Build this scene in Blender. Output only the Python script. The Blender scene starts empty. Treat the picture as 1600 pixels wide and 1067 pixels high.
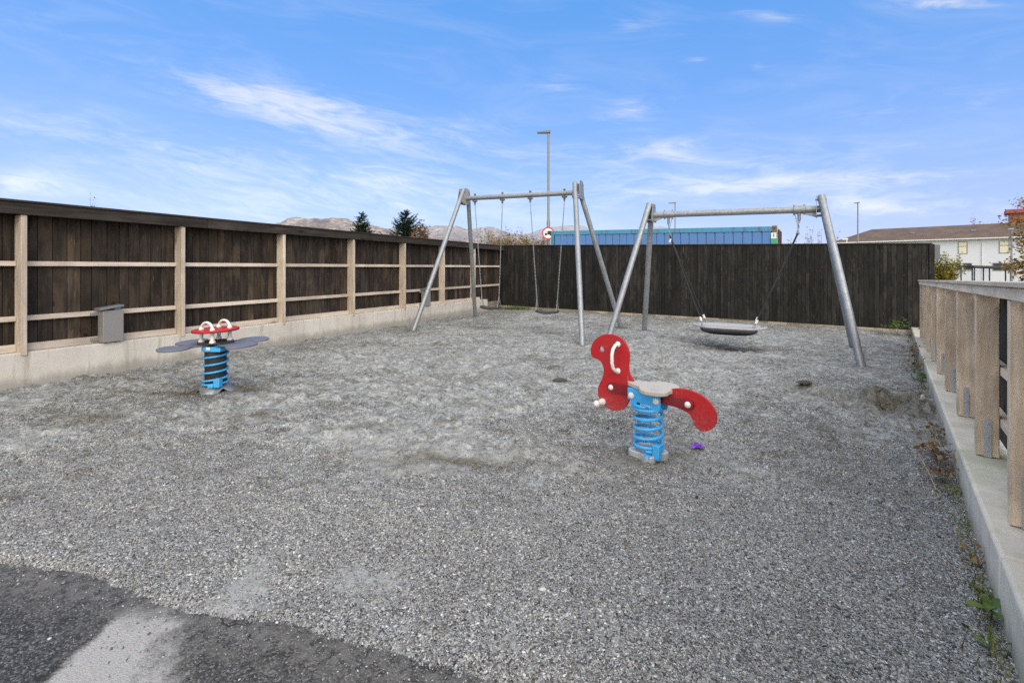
import bpy, bmesh, math, random
import numpy as np
from mathutils import Vector, Matrix
random.seed(7); rng = np.random.default_rng(11)
sc = bpy.context.scene; col = sc.collection
R = math.radians

# ------------------------------------------------------------------ helpers
class MB:
    """collects simple shapes; build() links them as one mesh object"""
    def __init__(s): s.v=[]; s.f=[]; s.r=[]
    def add(s, vs, fs, rnd=None):
        o=len(s.v); s.v+= [tuple(p) for p in vs]; rnd=random.random() if rnd is None else rnd
        for f in fs: s.f.append([i+o for i in f]); s.r.append(rnd)
        return s
    def hexa(s, p, rnd=None):
        return s.add(p,[(0,3,2,1),(4,5,6,7),(0,1,5,4),(1,2,6,5),(2,3,7,6),(3,0,4,7)],rnd)
    def box(s, x0,x1,y0,y1,z0,z1, rnd=None):
        f=lambda z,i: z[i] if isinstance(z,tuple) else z   # z may slope along x
        return s.hexa([(x0,y0,f(z0,0)),(x1,y0,f(z0,1)),(x1,y1,f(z0,1)),(x0,y1,f(z0,0)),
                       (x0,y0,f(z1,0)),(x1,y0,f(z1,1)),(x1,y1,f(z1,1)),(x0,y1,f(z1,0))],rnd)
    def tube(s, pts, rad, n=12, cap=True, closed=False, rnd=None):
        pts=[Vector(p) for p in pts]; m=len(pts)
        rads=rad if isinstance(rad,(list,tuple)) else [rad]*m
        vs=[]; fs=[]; up=None
        for i,p in enumerate(pts):
            if closed: t=pts[(i+1)%m]-pts[i-1]
            else: t=pts[min(i+1,m-1)]-pts[max(i-1,0)]
            t.normalize()
            if up is None:
                a=Vector((0,0,1)) if abs(t.z)<.9 else Vector((1,0,0)); up=(a-t*a.dot(t)).normalized()
            else: up=(up-t*up.dot(t)).normalized()
            b=t.cross(up)
            for k in range(n):
                a=2*math.pi*k/n; vs.append(p+(up*math.cos(a)+b*math.sin(a))*rads[i])
        for i in range(m if closed else m-1):
            j=(i+1)%m
            for k in range(n): fs.append((i*n+k,i*n+(k+1)%n,j*n+(k+1)%n,j*n+k))
        if cap and not closed:
            fs.append(tuple(range(n-1,-1,-1))); fs.append(tuple(range((m-1)*n,m*n)))
        return s.add(vs,fs,rnd)
    def prism(s, outline, a, b, axis='z', rnd=None):
        """outline extruded from a to b along the axis; 'y': outline is (x,z)"""
        n=len(outline)
        P=(lambda p,h:(p[0],p[1],h)) if axis=='z' else (lambda p,h:(p[0],h,p[1]))
        vs=[P(p,a) for p in outline]+[P(p,b) for p in outline]
        fs=[tuple(range(n-1,-1,-1)),tuple(range(n,2*n))]+[(i,(i+1)%n,n+(i+1)%n,n+i) for i in range(n)]
        return s.add(vs,fs,rnd)
    def ball(s, c, r, n=10, sq=(1,1,1)):
        vs=[]; fs=[]; m=n//2
        for i in range(1,m):
            th=math.pi*i/m
            for k in range(n):
                a=2*math.pi*k/n
                vs.append((c[0]+r*sq[0]*math.sin(th)*math.cos(a),c[1]+r*sq[1]*math.sin(th)*math.sin(a),c[2]+r*sq[2]*math.cos(th)))
        for i in range(m-2):
            for k in range(n): fs.append((i*n+k,(i+1)*n+k,(i+1)*n+(k+1)%n,i*n+(k+1)%n))
        t=len(vs); vs+=[(c[0],c[1],c[2]+r*sq[2]),(c[0],c[1],c[2]-r*sq[2])]
        for k in range(n):
            fs.append((t,k,(k+1)%n)); fs.append((t+1,(m-2)*n+(k+1)%n,(m-2)*n+k))
        return s.add(vs,fs)
    def build(s, name, m, parent=None, world=False, bevel=0, smooth=35, seg=2):
        me=bpy.data.meshes.new(name)
        vs=s.v; root=parent
        while root is not None and root.parent is not None: root=root.parent
        if root is not None:
            if world:
                inv=(Matrix.Translation(root.location)@root.rotation_euler.to_matrix().to_4x4()).inverted()
                vs=[inv@Vector(p) for p in vs]
            else: vs=[(p[0],p[1],p[2]-root.location.z) for p in vs]   # local plan, world height
        me.from_pydata([tuple(p) for p in vs],[],s.f)
        me.validate()
        if len(s.r)==len(me.polygons):
            a=me.attributes.new('rnd','FLOAT','FACE'); a.data.foreach_set('value',s.r)
        bm=bmesh.new(); bm.from_mesh(me); bmesh.ops.recalc_face_normals(bm,faces=bm.faces); bm.to_mesh(me); bm.free()
        if smooth:
            me.polygons.foreach_set('use_smooth',[True]*len(me.polygons)); me.set_sharp_from_angle(angle=R(smooth))
        me.materials.append(m)
        o=bpy.data.objects.new(name,me); col.objects.link(o); o.parent=parent
        if bevel:
            b=o.modifiers.new('bevel','BEVEL'); b.width=bevel; b.segments=seg; b.limit_method='ANGLE'; b.angle_limit=R(40)
        return o
def tag(o,label=None,cat=None,group=None,kind=None):
    if label: o['label']=label
    if cat: o['category']=cat
    if group: o['group']=group
    if kind: o['kind']=kind
    return o
def thing(name,label,cat,loc=(0,0,0),rz=0,group=None):
    o=bpy.data.objects.new(name,None); col.objects.link(o); o.location=loc; o.rotation_euler=(0,0,rz)
    o.empty_display_size=.1
    return tag(o,label,cat,group)
def copy_tree(o,parent=None):
    c=o.copy(); col.objects.link(c); c.parent=parent
    for ch in [x for x in o.children]: copy_tree(ch,c)
    return c
def mesh_np(name,V,F,m,parent=None,smooth=True):
    me=bpy.data.meshes.new(name); V=np.asarray(V,np.float32); F=np.asarray(F,np.int32); k=F.shape[1]
    me.vertices.add(len(V)); me.vertices.foreach_set('co',V.ravel())
    me.loops.add(F.size); me.loops.foreach_set('vertex_index',F.ravel())
    me.polygons.add(len(F)); me.polygons.foreach_set('loop_start',np.arange(0,F.size,k,dtype=np.int32))
    me.update(calc_edges=True); me.validate()
    if smooth: me.polygons.foreach_set('use_smooth',np.ones(len(me.polygons),bool))
    me.materials.append(m); o=bpy.data.objects.new(name,me); col.objects.link(o); o.parent=parent
    return o
def pt_attr(o,name,vals):
    a=o.data.attributes.new(name,'FLOAT','POINT'); a.data.foreach_set('value',np.asarray(vals,np.float32).ravel())
def pt_col(o,name,vals):
    a=o.data.attributes.new(name,'FLOAT_COLOR','POINT')
    c=np.ones((len(vals),4),np.float32); c[:,:3]=vals; a.data.foreach_set('color',c.ravel())

# numpy gradient noise
PERM=rng.permutation(512).astype(np.int64); GA=rng.random(512)*2*np.pi
def perlin(x,y):
    xi=np.floor(x).astype(np.int64); yi=np.floor(y).astype(np.int64); xf=x-xi; yf=y-yi
    def g(ix,iy,dx,dy):
        h=PERM[(PERM[ix%512]+iy)%512]; return np.cos(GA[h])*dx+np.sin(GA[h])*dy
    u=xf**3*(xf*(xf*6-15)+10); v=yf**3*(yf*(yf*6-15)+10)
    a=g(xi,yi,xf,yf); b=g(xi+1,yi,xf-1,yf); c=g(xi,yi+1,xf,yf-1); d=g(xi+1,yi+1,xf-1,yf-1)
    return ((a+(b-a)*u)*(1-v)+(c+(d-c)*u)*v)*1.5
def fbm(x,y,o=4,g=.5):
    s=0; a=1
    for i in range(o): s=s+a*perlin(x*2**i+17*i,y*2**i+31*i); a*=g
    return s
def sst(a,b,x):
    t=np.clip((x-a)/(b-a),0,1); return t*t*(3-2*t)

# ------------------------------------------------------------------ materials
class NT:
    def __init__(s,tree): s.t=tree; s.n=tree.nodes; s.l=tree.links
    def put(s,sock,v):
        if isinstance(v,bpy.types.NodeSocket): s.l.new(v,sock)
        elif isinstance(v,tuple) and sock.type=='RGBA' and len(v)==3: sock.default_value=(*v,1)
        else: sock.default_value=v
    def N(s,ty,props=None,**ins):
        n=s.n.new(ty)
        for k,v in (props or {}).items(): setattr(n,k,v)
        for k,v in ins.items():
            k2=k.replace('_',' ')
            s.put(n.inputs[int(k[1:])] if k[0]=='i' and k[1:].isdigit() else n.inputs[k2],v)
        return n
    def math(s,op,a,b=0.,c=0.,clamp=False):
        n=s.N('ShaderNodeMath',{'operation':op,'use_clamp':clamp},i0=a,i1=b)
        if op in('MULTIPLY_ADD','COMPARE','SMOOTH_MIN'): s.put(n.inputs[2],c)
        return n.outputs[0]
    def mix(s,f,a,b,mode='MIX'):
        n=s.N('ShaderNodeMix',{'data_type':'RGBA','blend_type':mode}); s.put(n.inputs[0],f); s.put(n.inputs[6],a); s.put(n.inputs[7],b); return n.outputs[2]
    def ramp(s,f,*stops):
        n=s.n.new('ShaderNodeValToRGB'); s.put(n.inputs[0],f); e=n.color_ramp.elements
        while len(e)<len(stops): e.new(.5)
        for el,(p,c) in zip(e,stops):
            el.position=p; el.color=(c,c,c,1) if not isinstance(c,tuple) else (*c,1)
        return n.outputs[0]
    def step(s,a,b,x):
        n=s.N('ShaderNodeMapRange',{'interpolation_type':'SMOOTHSTEP'},Value=x); n.inputs['From Min'].default_value=a; n.inputs['From Max'].default_value=b
        return n.outputs[0]
    def noise(s,vec,scale,detail=4.,rough=.55,dist=0.,out=0):
        n=s.N('ShaderNodeTexNoise',Scale=scale,Detail=detail,Roughness=rough,Distortion=dist)
        if vec is not None: s.put(n.inputs['Vector'],vec)
        return n.outputs[out]
    def vor(s,vec,scale,out='Color',feat='F1'):
        n=s.N('ShaderNodeTexVoronoi',{'feature':feat},Scale=scale); s.put(n.inputs['Vector'],vec); return n.outputs[out]
    def vscale(s,vec,sc,off=None):
        n=s.N('ShaderNodeVectorMath',{'operation':'MULTIPLY'},i0=vec,i1=sc).outputs[0]
        if off is not None: n=s.N('ShaderNodeVectorMath',{'operation':'ADD'},i0=n,i1=off).outputs[0]
        return n
    def attr(s,name,out='Fac'): 
        n=s.n.new('ShaderNodeAttribute'); n.attribute_name=name; return n.outputs[out]
def new_mat(name):
    m=bpy.data.materials.new(name); m.use_nodes=True; m.node_tree.nodes.clear(); return m,NT(m.node_tree)
def finish(t,base,rough=.6,metal=0.,bump=None,bstr=.3,bdist=.01,spec=.5,**kw):
    b=t.N('ShaderNodeBsdfPrincipled',Base_Color=base,Roughness=rough,Metallic=metal)
    b.inputs['Specular IOR Level'].default_value=spec
    for k,v in kw.items(): t.put(b.inputs[k.replace('_',' ')],v)
    if bump is not None:
        bn=t.N('ShaderNodeBump',Strength=bstr,Distance=bdist,Height=bump); t.l.new(bn.outputs[0],b.inputs['Normal'])
    o=t.n.new('ShaderNodeOutputMaterial'); t.l.new(b.outputs[0],o.inputs[0])
def obj_vec(t):
    """object coordinates shifted per object so copies differ"""
    c=t.n.new('ShaderNodeTexCoord').outputs['Object']; r=t.n.new('ShaderNodeObjectInfo').outputs['Random']
    return t.N('ShaderNodeVectorMath',{'operation':'MULTIPLY_ADD'},i0=r,i1=(13.,7.,5.),i2=c).outputs[0]
def wood(name,c_dark,c_light,axis='z',stain=.0,var=.5,knots=True,rough=.8,grey=None,dark=None):
    m,t=new_mat(name); v=obj_vec(t)
    rn=t.attr('rnd'); sh=t.N('ShaderNodeVectorMath',{'operation':'MULTIPLY_ADD'},i0=rn,i1=(5.,9.,17.),i2=v).outputs[0]
    k={'x':(.9,14.,14.),'y':(14.,.9,14.),'z':(14.,14.,.9)}[axis]; kk={'x':(3.4,9.,9.),'y':(9.,3.4,9.),'z':(9.,9.,3.4)}[axis]
    g=t.noise(t.vscale(sh,k),2.2,6.,.62,.6); g2=t.noise(t.vscale(sh,k),12.,3.,.6)
    c=t.ramp(g,(.36,c_dark),(.64,c_light))
    lf=t.noise(t.vscale(sh,tuple(x*.16 if x>5 else 1.3 for x in k)),1.5,5.,.68,.8); c=t.mix(1.,c,t.ramp(lf,(.30,.45 if dark else .72),(.5,1.),(.70,1.7 if dark else 1.2)),'MULTIPLY')
    c=t.mix(t.math('MULTIPLY',g2,.35),c,c_dark,'MIX')
    h=t.math('ADD',g,t.math('MULTIPLY',g2,.5))
    if knots:
        vk=t.vscale(sh,kk,t.vscale(t.noise(sh,7.,2.,.5,out=1),(.35,.35,.35)))
        kn=t.vor(vk,.5,'Distance'); kc=t.N('ShaderNodeSeparateColor',Color=t.vor(vk,.5)).outputs[0]; kn=t.math('ADD',kn,t.math('MULTIPLY',t.step(.45,.62,kc),1.)); kf=t.step(.20,.11,kn)
        fl=t.noise(t.vscale(sh,tuple(x*2.6 for x in k)),3.2,2.,.5); c=t.mix(t.math('MULTIPLY',t.step(.66,.72,fl),.5*(1 if dark else 0)),c,(.16,.125,.095))
        if dark: c=t.mix(t.math('MULTIPLY',t.step(.62,.25,kn),.6),c,(.085,.062,.042) if c_light[0]>.04 else (.033,.032,.029))
        c=t.mix(t.math('MULTIPLY',kf,.8),c,tuple(x*.3 for x in c_dark))
        ring=t.math('SINE',t.math('MULTIPLY',kn,60.)); c=t.mix(t.math('MULTIPLY',t.step(.42,.15,kn),t.math('MULTIPLY_ADD',ring,.3,.3),clamp=True),c,c_dark)
    big=t.noise(v,1.3,3.,.6)
    if stain: c=t.mix(t.math('MULTIPLY',t.step(.52,.72,big),stain),c,grey or tuple(x*1.9 for x in c_light))
    if dark: c=t.mix(t.math('MULTIPLY',t.math('FRACT',t.math('MULTIPLY',rn,7.31)),.55),c,t.mix(1.,c,dark,'MULTIPLY'))
    oi=t.n.new('ShaderNodeObjectInfo').outputs['Random']
    br=t.math('ADD',t.math('MULTIPLY_ADD',rn,var,1-var/2),t.math('MULTIPLY_ADD',oi,.16,-.08))
    c=t.mix(1.,c,t.N('ShaderNodeCombineXYZ',i0=br,i1=br,i2=br).outputs[0],'MULTIPLY')
    finish(t,c,rough,0.,h,.5,.004,.25); return m
def plain(name,c,rough=.5,metal=0.,var=.12,bscale=40.,bstr=.1,dirt=.15,spec=.5,coat=0.):
    m,t=new_mat(name); v=obj_vec(t)
    n=t.noise(v,6.,5.,.6); n2=t.noise(v,bscale,4.,.6)
    cc=t.mix(t.math('MULTIPLY',t.step(.45,.75,n),dirt*2),c,tuple(x*.55+.06 for x in c))
    br=t.math('MULTIPLY_ADD',n2,var*2,1-var); cc=t.mix(1.,cc,t.N('ShaderNodeCombineXYZ',i0=br,i1=br,i2=br).outputs[0],'MULTIPLY')
    rr=t.math('MULTIPLY_ADD',n,.25,rough-.12)
    finish(t,cc,rr,metal,n2,bstr,.003,spec,Coat_Weight=coat); return m
def scuffed(name,c,rough):
    m,t=new_mat(name); v=obj_vec(t)
    n=t.noise(v,5.,6.,.65); g=t.noise(v,70.,4.,.6); a=t.noise(t.vscale(v,(9.,9.,70.)),1.,2.,.5); b_=t.noise(t.vscale(v,(60.,60.,8.)),1.,2.,.5)
    c1=t.mix(t.math('MULTIPLY',t.step(.42,.7,n),.45),c,tuple(x*.55+.03 for x in c)); sc_=t.math('MAXIMUM',t.step(.66,.70,a),t.step(.67,.71,b_))
    c1=t.mix(t.math('MULTIPLY',sc_,t.math('MULTIPLY',t.step(.45,.6,n),.45)),c1,tuple(x*.8+.16 for x in c))
    z=t.N('ShaderNodeSeparateXYZ',i0=t.n.new('ShaderNodeTexCoord').outputs['Object']).outputs[2]
    c1=t.mix(t.math('MULTIPLY',t.step(.50,.18,z),t.math('MULTIPLY',t.step(.4,.65,g),.4)),c1,(.20,.17,.15))
    finish(t,c1,t.math('MULTIPLY_ADD',n,.3,rough-.15),0.,g,.1,.002,.5); return m
def leafm(name,cols,rough=.6):
    m,t=new_mat(name); rn=t.attr('rnd'); n=len(cols)
    c=t.ramp(rn,*[(i/(n-1),cc) for i,cc in enumerate(cols)])
    v=t.noise(t.n.new('ShaderNodeTexCoord').outputs['Object'],9.,2.); c=t.mix(t.math('MULTIPLY',v,.3),c,tuple(x*.5 for x in cols[0]))
    b=t.N('ShaderNodeBsdfPrincipled',Base_Color=c,Roughness=rough); tr=t.N('ShaderNodeBsdfTranslucent',Color=c)
    mx=t.N('ShaderNodeMixShader',i0=.3); t.l.new(b.outputs[0],mx.inputs[1]); t.l.new(tr.outputs[0],mx.inputs[2])
    o=t.n.new('ShaderNodeOutputMaterial'); t.l.new(mx.outputs[0],o.inputs[0]); return m

M={}
M['post']=wood('weathered_pine_post',(.43,.355,.28),(.61,.53,.44),'z',.25,.25)
M['pale_post']=wood('pale_pine_post',(.60,.47,.33),(.84,.70,.53),'z',.2,.22)
M['rail']=wood('weathered_pine_rail',(.47,.395,.32),(.64,.56,.475),'x',.2,.25)
M['cap_wood']=wood('grey_weathered_cap',(.52,.43,.33),(.74,.64,.50),'x',.4,.3,False,grey=(.60,.55,.46))
M['beam_wood']=wood('pale_pine_beam',(.76,.60,.43),(.90,.77,.59),'x',.2,.2)
M['dark_board']=wood('dark_stained_board',(.0135,.0108,.0088),(.044,.035,.028),'z',.22,.9,True,grey=(.10,.075,.052),dark=(1.32,1.16,.92))
M['black_board']=wood('black_stained_board',(.0072,.0075,.0073),(.0195,.0192,.0182),'z',.3,1.1,True,grey=(.036,.035,.033),dark=(1.12,1.04,.97))
M['dark_fascia']=wood('dark_stained_fascia',(.022,.0185,.015),(.060,.050,.041),'x',.3,.4,True,grey=(.12,.10,.08))
M['kerb_wood']=wood('pale_base_timber',(.20,.165,.12),(.36,.31,.23),'x',.3,.6,False)
M['red']=scuffed('red_board',(.44,.007,.011),.5)
M['dark_red']=plain('dark_red_bar',(.19,.006,.010),.45,0,.16,60.,.15,.1)
M['blue']=plain('blue_powder_coat',(.05,.38,.76),.38,0,.16,50.,.1,.18)
M['white']=plain('white_plastic',(.72,.70,.68),.4,0,.06,30.,.05,.12)
M['seat_grey']=plain('light_grey_board',(.42,.40,.36),.7,0,.2,70.,.2,.25)
M['petal']=plain('slate_grey_board',(.12,.135,.19),.6,0,.2,80.,.15,.2)
M['dark_core']=plain('charcoal_board',(.03,.028,.028),.65,0,.2,60.,.2,.1)
M['rubber']=plain('black_rubber',(.016,.016,.017),.7,0,.3,80.,.2,.25)
M['seat_black']=plain('swing_rubber',(.035,.038,.044),.6,0,.2,60.,.2,.3)
M['nest_top']=plain('light_grey_rubber',(.40,.405,.41),.65,0,.15,90.,.2,.3)
M['nest_side']=plain('slate_rubber',(.024,.028,.036),.55,0,.2,60.,.2,.2)
M['rope']=plain('black_rope',(.012,.012,.014),.7,0,.3,300.,.6,.0)
M['sleeve']=plain('white_rope_sleeve',(.75,.74,.72),.5,0,.05,60.,.1,.1)
M['steel_box']=plain('grey_painted_metal',(.25,.24,.23),.55,.1,.12,160.,.1,.15)
M['white_wall']=plain('pale_render',(.66,.70,.74),.8,0,.05,20.,.1,.06)
M['cream']=plain('cream_metal',(.55,.50,.40),.6,0,.1,8.,.1,.25)
M['dark_metal']=plain('dark_steel',(.04,.045,.05),.5,.3,.1,30.,.1,.1)
M['lamp_grey']=plain('lamp_steel',(.22,.235,.25),.5,.4,.1,20.,.05,.1)
M['lamp_dark']=plain('lamp_head_grey',(.13,.14,.15),.5,.2,.1,20.,.05,.1)
M['sign_red']=plain('sign_red',(.55,.045,.04),.45,0,.05,20.,.02,.05)
M['sign_white']=plain('sign_white',(.75,.76,.76),.45,0,.05,20.,.02,.08)
M['sign_green']=plain('sign_green',(.03,.36,.17),.45,0,.05,20.,.02,.05)
M['sign_blue']=plain('sign_blue',(.05,.24,.62),.45,0,.05,20.,.02,.05)
M['sign_black']=plain('sign_black',(.012,.014,.016),.5,0,.05,20.,.02,.0)
M['label_navy']=plain('label_navy',(.008,.02,.13),.4,0,.05,20.,.02,.0)
M['brick_red']=plain('red_brick',(.34,.125,.095),.8,0,.2,30.,.2,.2)
M['brick_cap']=plain('red_cap',(.36,.09,.08),.7,0,.15,20.,.2,.15)
M['window_dark']=plain('dark_glass',(.02,.024,.028),.12,0,.1,4.,.0,.0)
M['frame_grey']=plain('window_frame_grey',(.22,.23,.24),.5,0,.05,10.,.0,.05)
M['window_warm']=plain('painted_reflection_glass',(.74,.70,.52),.15,0,.1,1.5,.0,.12)  # yellowish sun reflection painted into the pane colour
M['purple']=plain('purple_foil',(.20,.06,.55),.3,.2,.3,60.,.3,.1)
M['straw']=plain('dry_straw',(.45,.34,.20),.7,0,.2,60.,.1,.1)
M['stone_pale']=plain('pale_stone',(.50,.49,.46),.75,0,.2,120.,.3,.1)
M['stone_dark']=plain('dark_stone',(.05,.048,.045),.85,0,.3,90.,.5,.2)
M['bark']=plain('bark',(.10,.075,.055),.9,0,.3,40.,.4,.2)
M['twig']=plain('twig',(.16,.11,.075),.85,0,.3,40.,.2,.2)
M['spruce']=leafm('spruce_needles',[(.014,.036,.024),(.03,.07,.042),(.06,.105,.06)])
M['autumn']=leafm('autumn_leaves',[(.12,.06,.015),(.30,.17,.03),(.42,.28,.06),(.22,.20,.05)])
M['rust_leaf']=leafm('rust_leaves',[(.11,.06,.03),(.22,.12,.055),(.31,.20,.10)])
M['gold_leaf']=leafm('gold_leaves',[(.17,.12,.05),(.33,.245,.11),(.42,.34,.17)])
M['yellow_leaf']=leafm('yellow_leaves',[(.05,.08,.015),(.20,.20,.03),(.42,.34,.05),(.52,.42,.08)])
M['lime_leaf']=leafm('yellow_green_leaves',[(.05,.085,.015),(.14,.17,.03),(.36,.33,.05)])
M['weed_green']=leafm('weed_green',[(.035,.075,.015),(.09,.17,.03),(.20,.27,.06)])
M['weed_brown']=leafm('weed_brown',[(.10,.045,.018),(.24,.115,.03),(.34,.22,.07)])
M['pale_leaf']=leafm('pale_sparse_leaves',[(.20,.22,.11),(.34,.36,.20),(.42,.42,.26)])

def galv():
    m,t=new_mat('galvanised_steel'); v=obj_vec(t)
    sp=t.vor(v,45.); n=t.noise(v,5.,5.,.6); n2=t.noise(t.vscale(v,(8.,8.,1.)),6.,4.,.6)
    val=t.math('ADD',t.math('MULTIPLY',t.N('ShaderNodeSeparateColor',Color=sp).outputs[0],.16),t.math('MULTIPLY',n,.3))
    c=t.ramp(val,(.08,(.20,.222,.24)),(.42,(.37,.395,.415)))
    c=t.mix(t.math('MULTIPLY',t.step(.56,.7,n2),.4),c,(.50,.52,.53))
    finish(t,c,t.math('MULTIPLY_ADD',n,.25,.38),.55,n,.08,.003); return m
M['galv']=galv()
M['bracket']=plain('galvanised_bracket',(.46,.48,.50),.5,.25,.15,60.,.05,.15)
def beige_plate():
    return plain('weathered_bracket_plate',(.36,.34,.30),.6,.35,.2,50.,.1,.3)
M['plate']=beige_plate()
def concrete(name,c0,c1,green=.0,streak=.4,base=None):
    m,t=new_mat(name); v=t.n.new('ShaderNodeTexCoord').outputs['Object']
    n=t.noise(v,2.2,6.,.62); f=t.noise(v,40.,4.,.6); pit=t.vor(v,28.,'Distance')
    c=t.ramp(n,(.3,c0),(.7,c1))
    st=t.noise(t.vscale(v,(5.,5.,.45)),1.6,5.,.65); c=t.mix(t.math('MULTIPLY',t.step(.5,.72,st),streak),c,(.22,.19,.13))
    c=t.mix(t.math('MULTIPLY',t.step(.11,.05,pit),.45),c,(.10,.09,.08))
    if green: c=t.mix(t.math('MULTIPLY',t.step(.42,.68,t.noise(v,1.7,5.,.65)),green),c,(.36,.40,.25) if base is not None and base<0 else (.27,.31,.19))
    if base is not None:
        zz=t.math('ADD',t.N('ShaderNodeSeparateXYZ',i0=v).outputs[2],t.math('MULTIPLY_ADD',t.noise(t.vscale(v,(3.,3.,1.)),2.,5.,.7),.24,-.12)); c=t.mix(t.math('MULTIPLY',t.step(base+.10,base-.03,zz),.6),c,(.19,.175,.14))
    c=t.mix(t.math('MULTIPLY',f,.28),c,tuple(x*.6 for x in c0))
    h=t.math('SUBTRACT',f,t.math('MULTIPLY',t.step(.11,.05,pit),.8))
    finish(t,c,.85,0.,h,.35,.004,.3); return m
M['wall_conc']=concrete('cast_concrete',(.54,.50,.44),(.70,.665,.60),.12,.55,.06)
M['kerb_conc']=concrete('mossy_concrete',(.68,.63,.52),(.88,.82,.69),.62,.3,-.03)

def ground_mat():
    m,t=new_mat('gravel_and_sand'); v=t.n.new('ShaderNodeTexCoord').outputs['Object']
    sand=t.attr('sand'); damp_and_shade=t.attr('damp_and_shade')
    w=t.noise(v,60.,2.,.5,out=1); vw=t.N('ShaderNodeVectorMath',{'operation':'MULTIPLY_ADD'},i0=w,i1=(.006,.006,.0),i2=v).outputs[0]
    a=t.N('ShaderNodeSeparateColor',Color=t.vor(vw,140.)); b=t.N('ShaderNodeSeparateColor',Color=t.vor(vw,290.))
    ca=t.ramp(a.outputs[0],(.0,(.025,.025,.025)),(.35,(.105,.105,.102)),(.62,(.25,.245,.23)),(.86,(.40,.39,.37)),(1.,(.80,.78,.74)))
    cb=t.ramp(b.outputs[0],(.0,(.035,.035,.035)),(.5,(.21,.208,.198)),(1.,(.56,.55,.53)))
    ca=t.mix(t.math('MULTIPLY',t.step(.75,.95,a.outputs[1]),.35),ca,(.28,.20,.14))
    c=t.mix(t.step(.35,.65,a.outputs[2]),ca,cb)
    fine=t.noise(v,330.,3.,.7); med=t.noise(v,26.,5.,.65)
    cs=t.ramp(t.math('ADD',t.math('MULTIPLY',fine,.7),t.math('MULTIPLY',med,.3)),(.32,(.155,.155,.148)),(.68,(.46,.46,.445)))
    sf=t.step(.35,.65,t.math('ADD',sand,t.math('MULTIPLY_ADD',med,1.1,-.55)))
    sf=t.math('MULTIPLY',sf,t.math('SUBTRACT',1.,t.math('MULTIPLY',t.step(.86,.93,b.outputs[1]),.8)))
    c=t.mix(sf,c,cs)
    big=t.noise(v,1.1,4.,.6); br=t.math('MULTIPLY_ADD',big,.5,.75); c=t.mix(1.,c,t.N('ShaderNodeCombineXYZ',i0=br,i1=br,i2=br).outputs[0],'MULTIPLY')
    d=t.math('MULTIPLY',damp_and_shade,t.math('MULTIPLY_ADD',med,1.3,.4),clamp=True)
    fy=t.step(1.8,4.2,t.N('ShaderNodeSeparateXYZ',i0=v).outputs[1]); sk=t.N('ShaderNodeSeparateColor',Color=t.vor(vw,48.)); c=t.mix(t.math('MULTIPLY',t.step(.72,.9,sk.outputs[0]),t.math('MULTIPLY',fy,.55)),c,(.075,.078,.08)); c=t.mix(t.math('MULTIPLY',t.step(.80,.95,sk.outputs[1]),t.math('MULTIPLY',fy,.35)),c,(.55,.56,.56))
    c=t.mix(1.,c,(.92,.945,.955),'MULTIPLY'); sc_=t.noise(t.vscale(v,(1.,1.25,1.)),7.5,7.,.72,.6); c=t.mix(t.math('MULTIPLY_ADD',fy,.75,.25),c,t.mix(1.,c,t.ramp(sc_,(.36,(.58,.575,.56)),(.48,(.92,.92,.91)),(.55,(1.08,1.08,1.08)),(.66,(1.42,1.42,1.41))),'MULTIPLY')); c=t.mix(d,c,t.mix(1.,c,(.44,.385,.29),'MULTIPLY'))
    hg=t.math('SUBTRACT',1.,t.vor(vw,140.,'Distance')); hg=t.math('MULTIPLY',hg,t.math('SUBTRACT',1.,t.math('MULTIPLY',sf,.85)))
    h=t.math('ADD',hg,t.math('MULTIPLY',med,1.5)); h=t.math('ADD',h,t.math('MULTIPLY',fine,.35))
    finish(t,c,.92,0.,h,.75,.006,.2); return m
M['ground']=ground_mat()
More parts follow.
